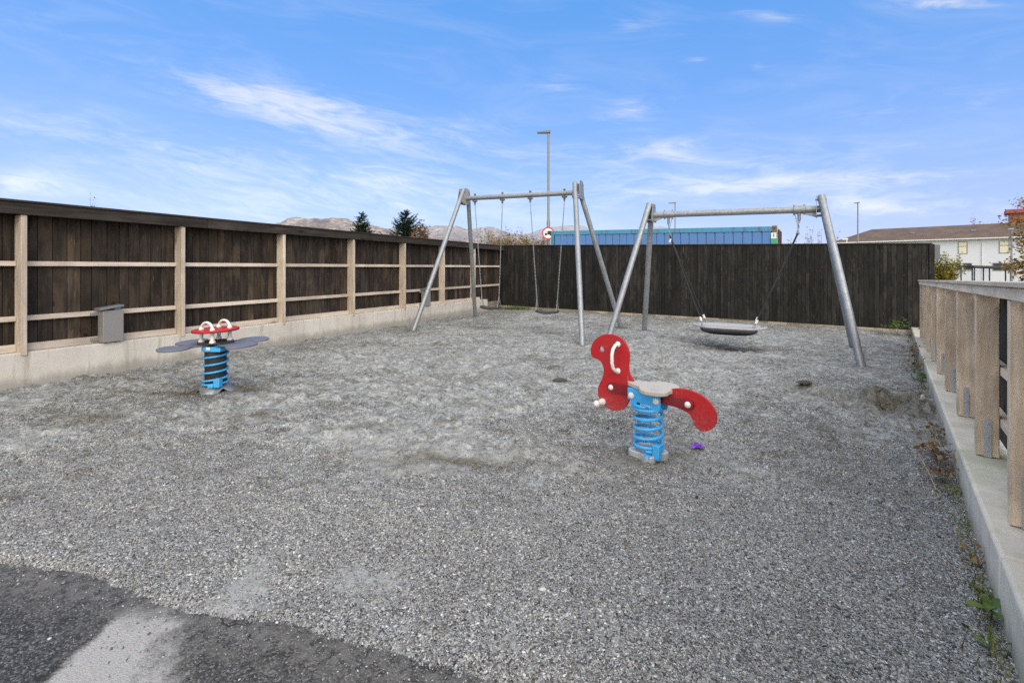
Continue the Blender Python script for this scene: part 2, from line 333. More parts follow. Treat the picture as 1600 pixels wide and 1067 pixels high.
def asphalt_mat():
    m,t=new_mat('worn_asphalt'); v=t.n.new('ShaderNodeTexCoord').outputs['Object']; x=t.N('ShaderNodeSeparateXYZ',i0=v)
    a=t.N('ShaderNodeSeparateColor',Color=t.vor(v,170.)); n=t.noise(v,3.,5.,.65); f=t.noise(v,140.,3.,.7)
    c=t.ramp(t.math('ADD',t.math('MULTIPLY',a.outputs[0],.6),t.math('MULTIPLY',f,.4)),(.15,(.014,.014,.014)),(.6,(.058,.057,.056)),(.95,(.26,.25,.24)))
    wob=t.math('MULTIPLY_ADD',n,.10,-.05); f2=t.math('MULTIPLY_ADD',f,.05,-.025)
    xx=t.math('ADD',x.outputs[0],t.math('ADD',t.math('MULTIPLY',wob,.25),f2)); yy=t.math('ADD',x.outputs[1],wob)
    big=t.math('MULTIPLY_ADD',t.noise(v,9.,6.,.72),.5,-.25); s=t.math('MULTIPLY',t.step(-1.465,-1.425,t.math('ADD',xx,t.math('MULTIPLY',big,.12))),t.step(-1.03,-1.24,t.math('ADD',t.math('ADD',xx,big),t.math('MULTIPLY',t.math('SUBTRACT',yy,1.45),.5))))
    s=t.math('MULTIPLY',s,t.step(1.76,1.62,t.math('ADD',yy,t.math('MULTIPLY',big,.4)))); s=t.math('MULTIPLY',s,t.math('MULTIPLY_ADD',f,1.2,.35),clamp=True)
    dust=t.math('MULTIPLY',t.step(.5,.72,t.noise(v,5.,6.,.7)),.45)
    wet=t.step(-1.40,-1.46,xx); c=t.mix(t.math('MULTIPLY',wet,.4),c,t.mix(1.,c,(.8,.9,1.1),'MULTIPLY'))
    c=t.mix(dust,c,(.15,.145,.14)); eg=t.math('MULTIPLY',t.step(.30,.0,t.math('ADD',t.attr('edge'),t.math('MULTIPLY_ADD',n,.22,-.11))),t.step(.38,.6,t.noise(v,22.,5.,.7))); c=t.mix(t.math('MULTIPLY',eg,.8),c,(.16,.155,.145)); cr=t.N('ShaderNodeTexVoronoi',{'feature':'DISTANCE_TO_EDGE'},Scale=1.9); t.put(cr.inputs['Vector'],t.N('ShaderNodeVectorMath',{'operation':'MULTIPLY_ADD'},i0=t.noise(v,6.,4.,.6,out=1),i1=(.22,.22,.0),i2=v).outputs[0]); ck=t.math('MULTIPLY',t.step(.009,.002,cr.outputs[0]),t.step(.45,.6,t.noise(v,1.6,2.))); c=t.mix(t.math('MULTIPLY',ck,.8),c,(.012,.012,.012)); c=t.mix(t.math('MULTIPLY',s,.92),c,(.37,.365,.355))
    h=t.math('ADD',t.math('SUBTRACT',1.,t.vor(v,170.,'Distance')),f)
    finish(t,c,.85,0.,h,.7,.004,.3); return m
M['asphalt']=asphalt_mat()
def pebble_mat():
    m,t=new_mat('pebbles'); c=t.attr('tint','Color'); n=t.noise(t.n.new('ShaderNodeTexCoord').outputs['Object'],260.,3.,.6)
    br=t.math('MULTIPLY_ADD',n,.7,.65); c=t.mix(1.,c,t.N('ShaderNodeCombineXYZ',i0=br,i1=br,i2=br).outputs[0],'MULTIPLY')
    finish(t,c,.85,0.,n,.2,.002,.3); return m
M['pebble']=pebble_mat()
def terrain_mat():
    m,t=new_mat('rough_grass_ground'); v=t.n.new('ShaderNodeTexCoord').outputs['Object']
    n=t.noise(v,.15,6.,.6); f=t.noise(v,4.,4.,.6); c=t.ramp(t.math('ADD',t.math('MULTIPLY',n,.6),t.math('MULTIPLY',f,.4)),(.35,(.07,.08,.035)),(.65,(.16,.14,.075)))
    finish(t,c,.95,0.,f,.3,.05,.1); return m
M['terrain']=terrain_mat()
def mountain_mat():
    m,t=new_mat('bare_mountain'); v=t.n.new('ShaderNodeTexCoord').outputs['Object']; rock=t.attr('rock'); far=t.attr('far')
    n=t.noise(v,.012,8.,.68); n2=t.noise(t.vscale(v,(1.,1.,2.5)),.03,6.,.7)
    grass=t.ramp(n,(.40,(.062,.046,.042)),(.60,(.20,.135,.085))); rk=t.ramp(n2,(.38,(.075,.075,.085)),(.60,(.46,.37,.26)))  # rock and grass tones, contrast raised to paint in sunlit peaks
    c=t.mix(t.step(.35,.75,t.math('ADD',rock,t.math('MULTIPLY_ADD',n2,1.0,-.5))),grass,rk)
    c=t.mix(t.math('MULTIPLY_ADD',far,.40,.16),c,(.36,.41,.52))  # bluish aerial haze painted into the surface colour
    finish(t,c,.95,0.,n2,.5,25.,.1); return m
M['mountain']=mountain_mat()
def container_mat(name,c,rusty):
    m,t=new_mat(name); v=obj_vec(t); n=t.noise(v,1.2,6.,.65); st=t.noise(t.vscale(v,(7.,7.,.6)),1.2,5.,.7)
    cc=t.mix(t.math('MULTIPLY',t.step(.45,.7,n),.5),c,tuple(x*.7+.04 for x in c))
    cc=t.mix(t.math('MULTIPLY',t.step(.58-.1*rusty,.66,st),.9*min(1,rusty)),cc,(.13,.065,.035))
    finish(t,cc,.6,0.,n,.1,.01); return m
M['cont_panel']=container_mat('container_blue',(.085,.21,.47),.25)
M['cont_rail']=container_mat('container_teal_rail',(.055,.27,.44),.75)
M['cont_rust']=container_mat('container_rusty_post',(.16,.115,.085),1.)
M['cont_teal']=container_mat('container_teal_post',(.04,.22,.30),.3)
def roof_mat():
    m,t=new_mat('brown_roof_tiles'); v=t.n.new('ShaderNodeTexCoord').outputs['Object']
    w=t.N('ShaderNodeTexBrick',Scale=3.2,Color1=(.14,.103,.082,1),Color2=(.105,.079,.066,1),Mortar=(.05,.036,.03,1)); t.put(w.inputs['Vector'],v)
    n=t.noise(v,.8,6.,.65); c=t.mix(t.math('MULTIPLY',t.step(.4,.7,n),.5),w.outputs[0],(.20,.145,.115))
    finish(t,c,.85,0.,w.outputs[1],.4,.03,.3); return m
M['roof']=roof_mat()

# ------------------------------------------------------------------ ground
AX=np.array([-9,-6,-4,-3,-2.222,-2.031,-1.807,-1.549,-1.349,-1.126,-.937,-.783,-.63,-.435,-.207,-.04,.4,1.2,3,12.]);
AY=np.array([2.6,2.35,2.15,2.05,1.975,1.952,1.917,1.836,1.743,1.704,1.665,1.637,1.599,1.547,1.475,1.422,1.25,.9,.1,-4.])
def asph(x): return np.interp(x,AX,AY)+.016*perlin(x*4.2,x*0+3.3)+.016*perlin(x*13,x*0+1.3)+.010*perlin(x*41,x*0+5.3)
def base_z(x,y): return -.045-.0085*x-.0009*np.where(x>0,x*x,0)
PITS=[(3.73,7.75,.75,.5,.075),(-.45,9.95,.55,.4,.03),(.75,9.35,.55,.4,.03),(-3.05,4.65,.55,.4,.02),(.9,3.1,.45,.4,.02),(-.4,3.05,.5,.16,.02)]
DAMP_AND_SHADE=[(3.7,7.66,.62,.22,1.),(-.43,3.04,.42,.09,.9),(.1,3.0,.35,.06,.55),(-2.76,4.78,.22,.16,1.),(-3.25,4.6,.25,.12,.8),(-.35,9.7,.5,.3,.5),(.8,9.1,.5,.3,.5),
      (3.58,4.38,.50,.42,.8),(3.18,4.94,.14,.12,1.),(-3.5,3.75,.3,.12,.8),(-2.8,2.53,.2,.08,.7),(-2.2,3.9,.25,.06,.7),(.55,3.3,.2,.08,.5),(-1.2,3.6,.3,.05,.6),(1.3,4.1,.3,.06,.4),(-.6,5.2,.8,.1,.4),(.3,6.4,1.1,.14,.4)]
DAMP_AND_SHADE+=[(x,y,.16,.13,.85) for x,y in ((-2.02,9.15),(-.954,11.9),(1.19,7.68),(2.41,9.92),(1.63,7.93),(2.76,9.52),(4.74,6.13),(5.83,7.74))]+[(.93,3.12,.24,.15,.9),(-3.08,4.68,.32,.2,1.)]  # contact shade painted around the swing feet and toy bases
def gauss(x,y,cx,cy,sx,sy): return np.exp(-((x-cx)/sx)**2-((y-cy)/sy)**2)
def sand_mask(x,y):
    d=np.hypot(x,y); s=.42+.55*fbm(x*.7+4,y*.9,4)+.25*fbm(x*3.1,y*4.,3)
    s=s+.38*gauss(x,y,.3,5.,3.2,2.4)+.25*gauss(x,y,2.,8.,4.,2.5)-.62*gauss(x,y,0.,1.5,4.5,1.25)-.2*gauss(x,y,-3.,2.6,1.2,1.2)-.25*gauss(x,y,2.3,2.6,1.,1.2)
    s=s+1.1*gauss(x,y,3.62,4.38,.42,.36)
    return np.clip(s,0,1)
def ground_z(x,y):
    z=base_z(x,y); sm=sand_mask(x,y)
    tr=sst(1.6,3.6,y)*(.4+.6*sm)
    n=fbm(x*1.1+9,y*1.4,2)*.016+tr*(fbm(x*3.2,y*3.9+5,3,.6)*.022+np.abs(fbm(x*4.6+3,y*6.2,3))*.040)+tr*np.abs(fbm(x*8.7+1,y*9.7,2,.6))*.024+.006*np.abs(fbm(x*6.3,y*7.1,3,.6))+fbm(x*13.,y*13.,2)*.0035
    ins=sst(-.06,.03,asph(x)-y)                       # flat under the asphalt
    z=z+n*(1-ins)-.012*ins
    for cx,cy,sx,sy,d in PITS: z=z-d*gauss(x,y,cx,cy,sx,sy)
    mm=gauss(x,y,3.55,4.40,.46,.38); z=z+mm*(.05+.14*fbm(x*4.6+2,y*5.4,4,.6))+gauss(x,y,3.18,4.97,.10,.06)*.045+.03*gauss(x,y,3.95,4.1,.16,.14)
    return z
def G(x,y): return float(ground_z(np.array([x],float),np.array([y],float))[0])
nr,nc=560,960; rr=.32*np.exp(np.linspace(0,math.log(17.5/.32),nr)); th=np.linspace(R(-112),R(112),nc)
gx=(rr[:,None]*np.sin(th)[None]).ravel(); gy=(rr[:,None]*np.cos(th)[None]).ravel(); gz=ground_z(gx,gy)
idx=np.arange(nr*nc).reshape(nr,nc)
F4=np.stack([idx[:-1,:-1],idx[:-1,1:],idx[1:,1:],idx[1:,:-1]],-1).reshape(-1,4)[:,::-1]
g=mesh_np('gravel_ground',np.stack([gx,gy,gz],1),F4,M['ground']); tag(g,kind='structure')
pt_attr(g,'sand',sand_mask(gx,gy)); dm=np.zeros_like(gx)
for cx,cy,sx,sy,a in DAMP_AND_SHADE: dm=np.maximum(dm,a*gauss(gx,gy,cx+.12*perlin(gx*3,gy*3),cy+.1*perlin(gx*3+9,gy*3),sx,sy))
dm=np.maximum(dm,sst(.3,.8,fbm(gx*2.9+21,gy*4.6,5,.65))*.45*sst(2,3,gy))
crv=np.abs(fbm(gx*4.6+3,gy*6.2,3)); dm=np.maximum(dm,sst(.10,.0,crv)*sst(.2,.6,fbm(gx*1.6+5,gy*1.9+8,3)+.35)*.6*sst(1.8,3.2,gy))  # furrow shade painted into the hollows with the damp tint
pt_attr(g,'damp_and_shade',dm)
# asphalt sheet
ax=np.linspace(-6,2.2,330); tt=np.linspace(0,1,50); X,T=np.meshgrid(ax,tt); E_=asph(X); Y=-3+(E_+3)*(1-(1-T)**2)
Z=base_z(X,Y)+.002+.0025*fbm(X*2,Y*2,3)-.008*sst(.06,0,E_-Y); ii=np.arange(X.size).reshape(X.shape)
FA=np.stack([ii[:-1,:-1],ii[:-1,1:],ii[1:,1:],ii[1:,:-1]],-1).reshape(-1,4)
ao=mesh_np('asphalt_path',np.stack([X.ravel(),Y.ravel(),Z.ravel()],1),FA,M['asphalt']); tag(ao,kind='structure'); pt_attr(ao,'edge',(E_-Y).ravel())
# land around and beyond the yard
def land_z(x,y): return -.42-.9*sst(13,28,x)*sst(2000,300,np.hypot(x,y))-.0*y
lr=2.*np.exp(np.linspace(0,math.log(9000/2.),90)); lt=np.linspace(0,2*math.pi,121)[:-1]
lx=(lr[:,None]*np.cos(lt)[None]).ravel(); ly=(lr[:,None]*np.sin(lt)[None]).ravel(); li=np.arange(90*120).reshape(90,120); lj=np.roll(li,-1,1)
FL=np.stack([li[:-1],lj[:-1],lj[1:],li[1:]],-1).reshape(-1,4)[:,::-1]
tag(mesh_np('terrain',np.stack([lx,ly,land_z(lx,ly)],1),FL,M['terrain']),kind='structure')

# loose pebbles (stuff)
ico=bmesh.new(); bmesh.ops.create_icosphere(ico,subdivisions=1,radius=1.); IV=np.array([v.co[:] for v in ico.verts]); IF=np.array([[v.index for v in f.verts] for f in ico.faces]); ico.free()
n=165000; r_=1.15+4.6*rng.random(n)**1.25; a_=R(-58)+R(116)*rng.random(n); px=r_*np.sin(a_); py=r_*np.cos(a_)
sm=sand_mask(px,py); keep=(rng.random(n)<np.clip(1.15-.95*sm,.10,1)); e=py-asph(px)
keep&=(e>-.02)|((rng.random(n)<.6*np.exp(e*11)+.016))
keep&=((-.767)*(px-2.126)+.641*(py-1.95))>.10           # inside the kerb
keep&=(.897*(px+5.17)-.4415*(py-4.59))>.03
px,py=px[keep],py[keep]; n=len(px)
s=np.clip(rng.lognormal(math.log(.0020),.42,n),.0014,.0095)*np.clip(.8+.09*np.hypot(px,py),.8,1.2)
pz=ground_z(px,py); onas=py<asph(px); pz=np.where(onas,base_z(px,py)+.004,pz)
ang=rng.random(n)*2*np.pi; sx=s*(1+.5*rng.random(n)); sy=s*(.75+.4*rng.random(n)); sz=s*(.5+.35*rng.random(n))
jit=1+.22*rng.standard_normal((n,12,1)); P=IV[None]*jit*np.stack([sx,sy,sz],1)[:,None]
cx_,sn_=np.cos(ang)[:,None],np.sin(ang)[:,None]
Q=np.stack([P[...,0]*cx_-P[...,1]*sn_+px[:,None],P[...,0]*sn_+P[...,1]*cx_+py[:,None],P[...,2]+(pz+sz*.35)[:,None]],-1).reshape(-1,3)
FF=(IF[None]+(np.arange(n)*12)[:,None,None]).reshape(-1,3)
peb=mesh_np('loose_gravel',Q,FF,M['pebble'],smooth=False); tag(peb,'loose mixed grey pebbles strewn over the yard','gravel',kind='stuff')
v_=np.clip(rng.beta(1.5,3.0,n)*.62+.035,.03,.72); tint=np.stack([v_*.92,v_*.95,v_*.955],1)
warm=rng.random(n)<.12; tint[warm]*=np.array([1.05,.93,.82]); cool=rng.random(n)<.15; tint[cool]*=np.array([.9,.98,1.08])
pt_col(peb,'tint',np.repeat(tint,12,0))

# ------------------------------------------------------------------ left fence on its concrete wall
RL=math.atan2(.897,.4415)
wall=thing('concrete_wall','low stained pale concrete wall under the long brown fence','wall',(-5.17,4.59,0),RL)
b=MB()
def wt(s): return .366-.0056*s
edges=[-3.2,-.9,2.32,5.3,8.1,10.06]
for i in range(5):
    s0,s1=edges[i]+.004,edges[i+1]-.004
    b.box(s0,s1,0,.34,-.35,(wt(s0),wt(s1)),i/5)
b.box(-3.2,10.05,.012,.33,-.34,(wt(-3.2)-.012,wt(10)-.012),.5)
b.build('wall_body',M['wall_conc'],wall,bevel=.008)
MB().box(10.064,10.78,.03,.30,-.3,.21).build('end_block',M['kerb_wood'],wall,bevel=.006)
fl=thing('wooden_fence','long brown board fence with pale posts and rails on concrete wall','fence',(-5.17,4.59,0),RL)
b=MB(); s=-3.2
while s<11.1:
    w=random.choice([.120,.123,.118,.145,.098]); dz=random.uniform(-.004,.004); z0=wt(s)+.012 if s<10.0 else .03
    q=.152+random.uniform(0,.006); b.box(s,s+w-.006,q,q+.019,z0,1.86+dz); s+=w
s=-3.26
while s<11.1: b.box(s,s+.1229,.1795,.195,.36 if s<10 else .03,1.855,-.5); s+=.123
b.build('board_panel',M['dark_board'],fl,smooth=0)
post_s=[.174+1.523*k for k in range(-2,7)]
for k,ps in enumerate(post_s):
    MB().box(ps-.024,ps+.024,-.012,.149,wt(ps)-.028,1.80,random.random()).build('post',M['post'],fl,bevel=.004)
lims=[-3.2]+post_s+[11.06]
for i in range(len(lims)-1):
    s0=lims[i]+.026; s1=lims[i+1]-.026
    MB().box(s0,s1,.101,.150,1.268,1.320,random.random()).build('rail',M['rail'],fl,bevel=.003)
    MB().box(s0,s1,.101,.150,.690-.002*i*.3,.742,random.random()).build('rail',M['rail'],fl,bevel=.003)
    if i<len(lims)-2: MB().box(s0,s1,.100,.148,(wt(s0)+.003,wt(s1)+.003),(wt(s0)+.080,wt(s1)+.080),random.random()).build('bottom_board',M['rail'],fl,bevel=.003)
MB().box(post_s[-1]+.03,9.76,.100,.148,(wt(9.3)+.003,wt(9.8)+.003),(wt(9.3)+.08,wt(9.8)+.08)).build('bottom_board',M['rail'],fl,bevel=.003)
b=MB(); cuts=[-3.2,-1.1,2.0,4.9,7.7,11.10]
for i in range(5): b.box(cuts[i],cuts[i+1]-.003,-.030,.015,1.802,1.9285)
b.build('fascia_board',M['dark_fascia'],fl,bevel=.004)
b=MB(); cuts=[-3.2,-.4,2.9,5.7,8.9,11.10]
for i in range(5):
    x0,x1=cuts[i],cuts[i+1]-.003
    b.hexa([(x0,-.045,1.929),(x1,-.045,1.929),(x1,.23,1.951),(x0,.23,1.951),(x0,-.045,1.951),(x1,-.045,1.951),(x1,.23,1.973),(x0,.23,1.973)])
b.build('top_cap',M['dark_fascia'],fl,bevel=.003)
# grey boxes fixed to the lower rail
def wall_box(sc0,label,group):
    t=thing('wall_box',label,'box',(-5.17+.4415*sc0,4.59+.897*sc0,wt(sc0)),RL,group); z=wt(sc0)
    MB().box(-.100,.100,-.035,.095,z+.010,z+.385).build('housing',M['steel_box'],t,bevel=.006)
    MB().hexa([(-.135,-.06,z+.392),(.100,-.05,z+.424),(.100,.1,z+.424),(-.135,.1,z+.392),(-.135,-.06,z+.416),(.100,-.05,z+.448),(.100,.1,z+.448),(-.135,.1,z+.416)]).build('lid',M['lamp_grey'],t,bevel=.005)
    MB().box(.02,.08,-.01,.03,z+.382,z+.421).build('lid_support',M['galv'],t)
    for zz in (z+.345,z+.05):
        MB().box(-.170,-.098,.072,.098,zz-.018,zz+.018).tube([(-.165,.069,zz),(-.165,.073,zz)],.008,8).build('bracket',M['galv'],t,bevel=.002)
wall_box(.925,'grey metal box with tilted lid on the fence near the four seat spring toy','grey metal boxes mounted on the fence')
wall_box(7.08,'small grey metal box on the fence seen past the two seat swing frame leg','grey metal boxes mounted on the fence')

# ------------------------------------------------------------------ back fence
RB=-R(26.2)
fb=thing('wooden_fence','tall black stained board fence across the back of the yard','fence',(-.391,14.64,0),RB)
def zb(m): return -.004-.0172*m
b=MB(); s=.0; k=0
while s<10.60:
    w=min(random.choice([.068,.075,.095,.098,.12]),10.602-s); q0=random.uniform(0,.006); r=np.clip(.40+.25*math.sin(s*1.9)+random.uniform(-.35,.35),0,1) if s<5.25 else np.clip(.60+random.uniform(-.45,.40),0,1)
    b.box(s,s+w-.005,q0,q0+.0205,(zb(s),zb(s+w)),(zb(s)+1.955+random.uniform(-.003,.003),zb(s+w)+1.955),float(r)); s+=w
b.box(0,10.60,.045,.06,(zb(0),zb(10.6)),(zb(0)+1.95,zb(10.6)+1.95),-.4)
b.build('board_panel',M['black_board'],fb,smooth=0)
MB().box(-.02,10.66,-.025,.095,(zb(0)+1.957,zb(10.66)+1.957),(zb(0)+1.980,zb(10.66)+1.980)).build('top_cap',M['dark_fascia'],fb,bevel=.004)
b=MB(); s=-.9
b2=MB()
while s<10.45:
    w=random.uniform(.22,.42); b.box(max(s,-.05),s+w-.004,-.034+random.uniform(-.003,.003),-.003,(zb(s)-.16,zb(s+w)-.16),(zb(s)+.052,zb(s+w)+.052)); s+=w
b.build('base_board',M['kerb_wood'],fb,bevel=.004)
MB().box(10.604,10.70,-.012,.088,zb(10.6)-.2,zb(10.6)+1.953).build('post',M['black_board'],fb,bevel=.004)
MB().box(10.705,10.80,.02,.06,zb(10.6)+1.62,zb(10.6)+1.94).build('end_panel',M['lamp_dark'],fb,bevel=.004)

# ------------------------------------------------------------------ right kerb and low fence
RR=math.atan2(.767,.641)
def zk(s): return .154-.0198*s
kerb=thing('concrete_kerb','mossy pale concrete plinth beneath the low pale timber fence','kerb',(2.126,1.95,0),RR)
b=MB(); ee=[-3.2,-.35,2.9,6.3,10.45]
for i in range(4): b.hexa([(ee[i]+.003,.075,-.5),(ee[i+1]-.003,.075,-.5),(ee[i+1]-.003,-.42,-.5),(ee[i]+.003,-.42,-.5),
    (ee[i]+.003,.068,zk(ee[i])),(ee[i+1]-.003,.068,zk(ee[i+1])),(ee[i+1]-.003,-.42,zk(ee[i+1])),(ee[i]+.003,-.42,zk(ee[i]))],i/4)
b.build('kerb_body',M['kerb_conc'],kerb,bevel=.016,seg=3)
fr=thing('low_fence','low pale timber fence with flat weathered cap on the right','fence',(2.126,1.95,0),RR)
ps=[1.019*k for k in range(-2,9)]
for i,s in enumerate(ps):
    p=MB().box(s-.024,s+.024,-.099,0,zk(s)+.006,zk(s)+.957,random.random())
    if i in (3,6): p.box(s+.027,s+.072,-.095,-.004,zk(s)+.006,zk(s)+.957,random.random())
    po=p.build('post',M['pale_post'],fr,bevel=.004)
    b=MB().prism([(x,z) for x,z in [(-.067,zk(s)+.004),(-.035,zk(s)+.004),(-.035,zk(s)+.215),(-.039,zk(s)+.226),(-.051,zk(s)+.231),(-.063,zk(s)+.226),(-.067,zk(s)+.215)]],0,1,'y')
    # plate on the near wide face of the post
    b.v=[(s-.0245-.006*v[1],v[0],v[2]) for v in b.v]
    for zz in (.05,.125,.2): b.tube([(s-.030,-.051,zk(s)+zz),(s-.036,-.051,zk(s)+zz)],.0075,8)
    b.build('steel_bracket',M['bracket'],po,smooth=30,bevel=.001)
for i in range(len(ps)-1):
    s0,s1=ps[i]+.026,ps[i+1]-.026
    for z0 in (.30,.60): MB().box(s0,s1,-.147,-.101,(zk(s0)+z0-.11,zk(s1)+z0-.11),(zk(s0)+z0-.062,zk(s1)+z0-.062)).build('rail',M['beam_wood'],fr,bevel=.003)
b=MB(); s=ps[0]
while s<ps[-1]-.05:
    b.box(s,s+.094,-.171,-.150,(zk(s)+.02,zk(s+.094)+.02),(zk(s)+.95,zk(s+.094)+.95)); b.box(s+.09,s+.102,-.192,-.174,zk(s)+.02,zk(s)+.948,.2); s+=.098
b.build('board_panel',M['dark_board'],fr,smooth=0)
b=MB()
for s0,s1 in ((ps[0],1.62),(1.623,4.9),(4.903,8.32)): b.box(s0,s1,-.046,.006,(zk(s0)+.96,zk(s1)+.96),(zk(s0)+1.010,zk(s1)+1.010))
b.box(ps[0],8.32,-.146,-.098,(zk(ps[0])+.96,zk(8.32)+.96),(zk(ps[0])+1.010,zk(8.32)+1.010))
b.build('top_beam',M['beam_wood'],fr,bevel=.003)
b=MB()
for s0,s1 in ((ps[0],-.4),(-.397,2.7),(2.703,5.6),(5.603,8.36)):
    b.box(s0,s1,-.086,.022,(zk(s0)+1.013,zk(s1)+1.013),(zk(s0)+1.037,zk(s1)+1.037)); b.box(s0+.2,s1-.003,-.2,-.091,(zk(s0+.2)+1.013,zk(s1)+1.013),(zk(s0+.2)+1.038,zk(s1)+1.038))
b.build('cap_board',M['cap_wood'],fr,bevel=.004)

# ------------------------------------------------------------------ two-seat swing
def lerp(a,b,t): return tuple(a[i]+(b[i]-a[i])*t for i in range(3))
def capped(b,p0,p1,r,n=20):
    """steel pipe with a softly domed end"""
    p0,p1=Vector(p0),Vector(p1); d=(p1-p0).normalized()
    b.tube([p0,p1-d*r*.5,p1-d*.18*r,p1],[r,r,r*.93,r*.55],n)
PL=Vector((.4415,.897,0)); BA=Vector((2.27,-1.20,0)).normalized()
sw=thing('swing_set','tall galvanised steel frame holding two black seats on chains','swing',(.115,9.67,-.05))
AL=Vector((-1.02,10.27,2.815)); AR=Vector((1.25,9.07,2.745))
feet={'lf':(-2.02,9.15),'lb':(-.954,11.9),'rf':(1.19,7.68),'rb':(2.41,9.92)}
for kx,(x,y) in feet.items():
    A=AL if kx[0]=='l' else AR; sg=-1 if kx[1]=='f' else 1; out=-BA if kx[0]=='l' else BA
    top=A+PL*sg*.085+out*.03; top.z=A.z+.19; f=Vector((x,y,G(x,y)-.12))
    b=MB(); capped(b,f,top,.049); b.build('leg',M['galv'],sw,world=True)
b=MB(); b.tube([AL-BA*.02,AR+BA*.02],.052,24); b.build('top_beam',M['galv'],sw,world=True)
for A,out in ((AL,-BA),(AR,BA)):
    b=MB(); c=A+out*.06
    for q,th_ in ((c-out*.055,.0),(c+out*.075,.0)):
        pts=[(-.11,.20),(-.055,.225),(.055,.225),(.11,.20),(.185,-.10),(.15,-.135),(-.15,-.135),(-.185,-.10)]
        f_=[q+PL*u+Vector((0,0,w)) for u,w in pts]; k_=[p+out*.008 for p in f_]; nn=len(pts)
        b.add([tuple(p) for p in f_+k_],[tuple(range(nn)),tuple(range(nn,2*nn))]+[(i,(i+1)%nn,nn+(i+1)%nn,nn+i) for i in range(nn)])
    for u,w in ((-.09,.15),(.09,.15),(-.14,-.09),(.14,-.09)):
        p=c+PL*u+Vector((0,0,w)); b.tube([p-out*.07,p+out*.10],.012,10)
    b.build('corner_bracket',M['plate'] if out.dot(BA)<0 else M['galv'],sw,world=True,smooth=30,bevel=.002)
def chain_between(b,p0,p1,pitch=.034,L=.023,wd=.0095,r=.0042,ph=0):
    p0,p1=Vector(p0),Vector(p1); d=(p1-p0); n=max(2,int(d.length/pitch)); d.normalize()
    a=Vector((0,0,1)) if abs(d.z)<.9 else Vector((1,0,0)); u=(a-d*a.dot(d)).normalized(); w=d.cross(u)
    for i in range(n):
        c=p0+d*(i+.5)*((p1-p0).length/n); ang=ph+(i%2)*math.pi/2+i*.07; q=u*math.cos(ang)+w*math.sin(ang)
        b.tube([c+d*(L*math.cos(t))+q*(wd*math.sin(t)) for t in [2*math.pi*k/8 for k in range(8)]],r,5,closed=True)
def beam_at(px):
    r=(px-800)/711.; t=(AL.x-r*AL.y)/(r*(AR.y-AL.y)-(AR.x-AL.x)); return AL.lerp(AR,t)
hang=[.085,.358,.618,.915]      # along the beam
for t in hang:
    p=AL.lerp(AR,t); b=MB(); b.tube([p+Vector((0,0,-.10)),p+Vector((0,0,.085))],.012,10); b.ball(p+Vector((0,0,.075)),.026,10)
    b.tube([p+Vector((0,0,-.083)),p+Vector((0,0,-.062))],.058,16); b.tube([p+Vector((0,0,-.135)),p+Vector((0,0,-.075))],[.016,.030],10)
    b.ball(p+Vector((0,0,-.135)),.022,10)
    for u in (-.07,.07): b.ball(p+BA*u-PL*.049,.010,8)
    b.build('hanger',M['lamp_dark'],sw,world=True)
def swing_seat(t0,t1,label,yaw,drop,shift):
    h0,h1=AL.lerp(AR,t0)+Vector((0,0,-.15)),AL.lerp(AR,t1)+Vector((0,0,-.15)); mid=(h0+h1)/2; zc=drop
    c=Vector((mid.x+shift[0],mid.y+shift[1],zc)); ax_=Vector((math.cos(yaw),math.sin(yaw),0)); pe=Vector((-ax_.y,ax_.x,0))
    t=thing('hanging_swing',label,'swing',(c.x,c.y,zc-.06),0,'black swing seats hanging on chains')
    vs=[]; fs=[]; nu,nv=18,10
    for side in (0,1):
        for i in range(nu+1):
            u=-1+2*i/nu; sag=.030*u*u
            for j in range(nv+1):
                v=-1+2*j/nv; w=.108*(1-.22*abs(u)**5); lip=.0 if side==0 else -.052*(1-.25*(abs(v)**6))
                p=c+ax_*(u*.235*(1-.08*v**6))+pe*(v*w)+Vector((0,0,sag+lip+(0 if abs(v)<.9 else -.006))); vs.append(p)
    N_=(nu+1)*(nv+1); id_=lambda s_,i,j:s_*N_+i*(nv+1)+j
    for i in range(nu):
        for j in range(nv):
            fs.append((id_(0,i,j),id_(0,i+1,j),id_(0,i+1,j+1),id_(0,i,j+1))); fs.append((id_(1,i,j),id_(1,i,j+1),id_(1,i+1,j+1),id_(1,i+1,j)))
    for i in range(nu):
        for j in (0,nv): fs.append((id_(0,i,j),id_(1,i,j),id_(1,i+1,j),id_(0,i+1,j)))
    for j in range(nv):
        for i in (0,nu): fs.append((id_(0,i,j),id_(0,i,j+1),id_(1,i,j+1),id_(1,i,j)))
    MB().add(vs,fs,.5).build('seat',M['seat_black'],t,world=True,smooth=50)
    for h,sg in ((h0,-1),(h1,1)):
        e=c+ax_*sg*.225+Vector((0,0,.022)); k=e+Vector((0,0,.20))+(h-e).normalized()*.02
        b=MB(); chain_between(b,h,k)
        for q in (-.062,.062):
            chain_between(b,k,e+pe*q,ph=.6); b.ball(e+pe*q,.013,8)
        b.build('chain',M['galv'],t,world=True,smooth=60)
swing_seat(hang[0],hang[1],'black rubber swing seat on chains, the one nearer the corner of the two fences',-R(30),.385,(.04,0))
swing_seat(hang[2],hang[3],'black rubber swing seat on chains, the one nearer the basket swing',-R(27),.355,(0,0))

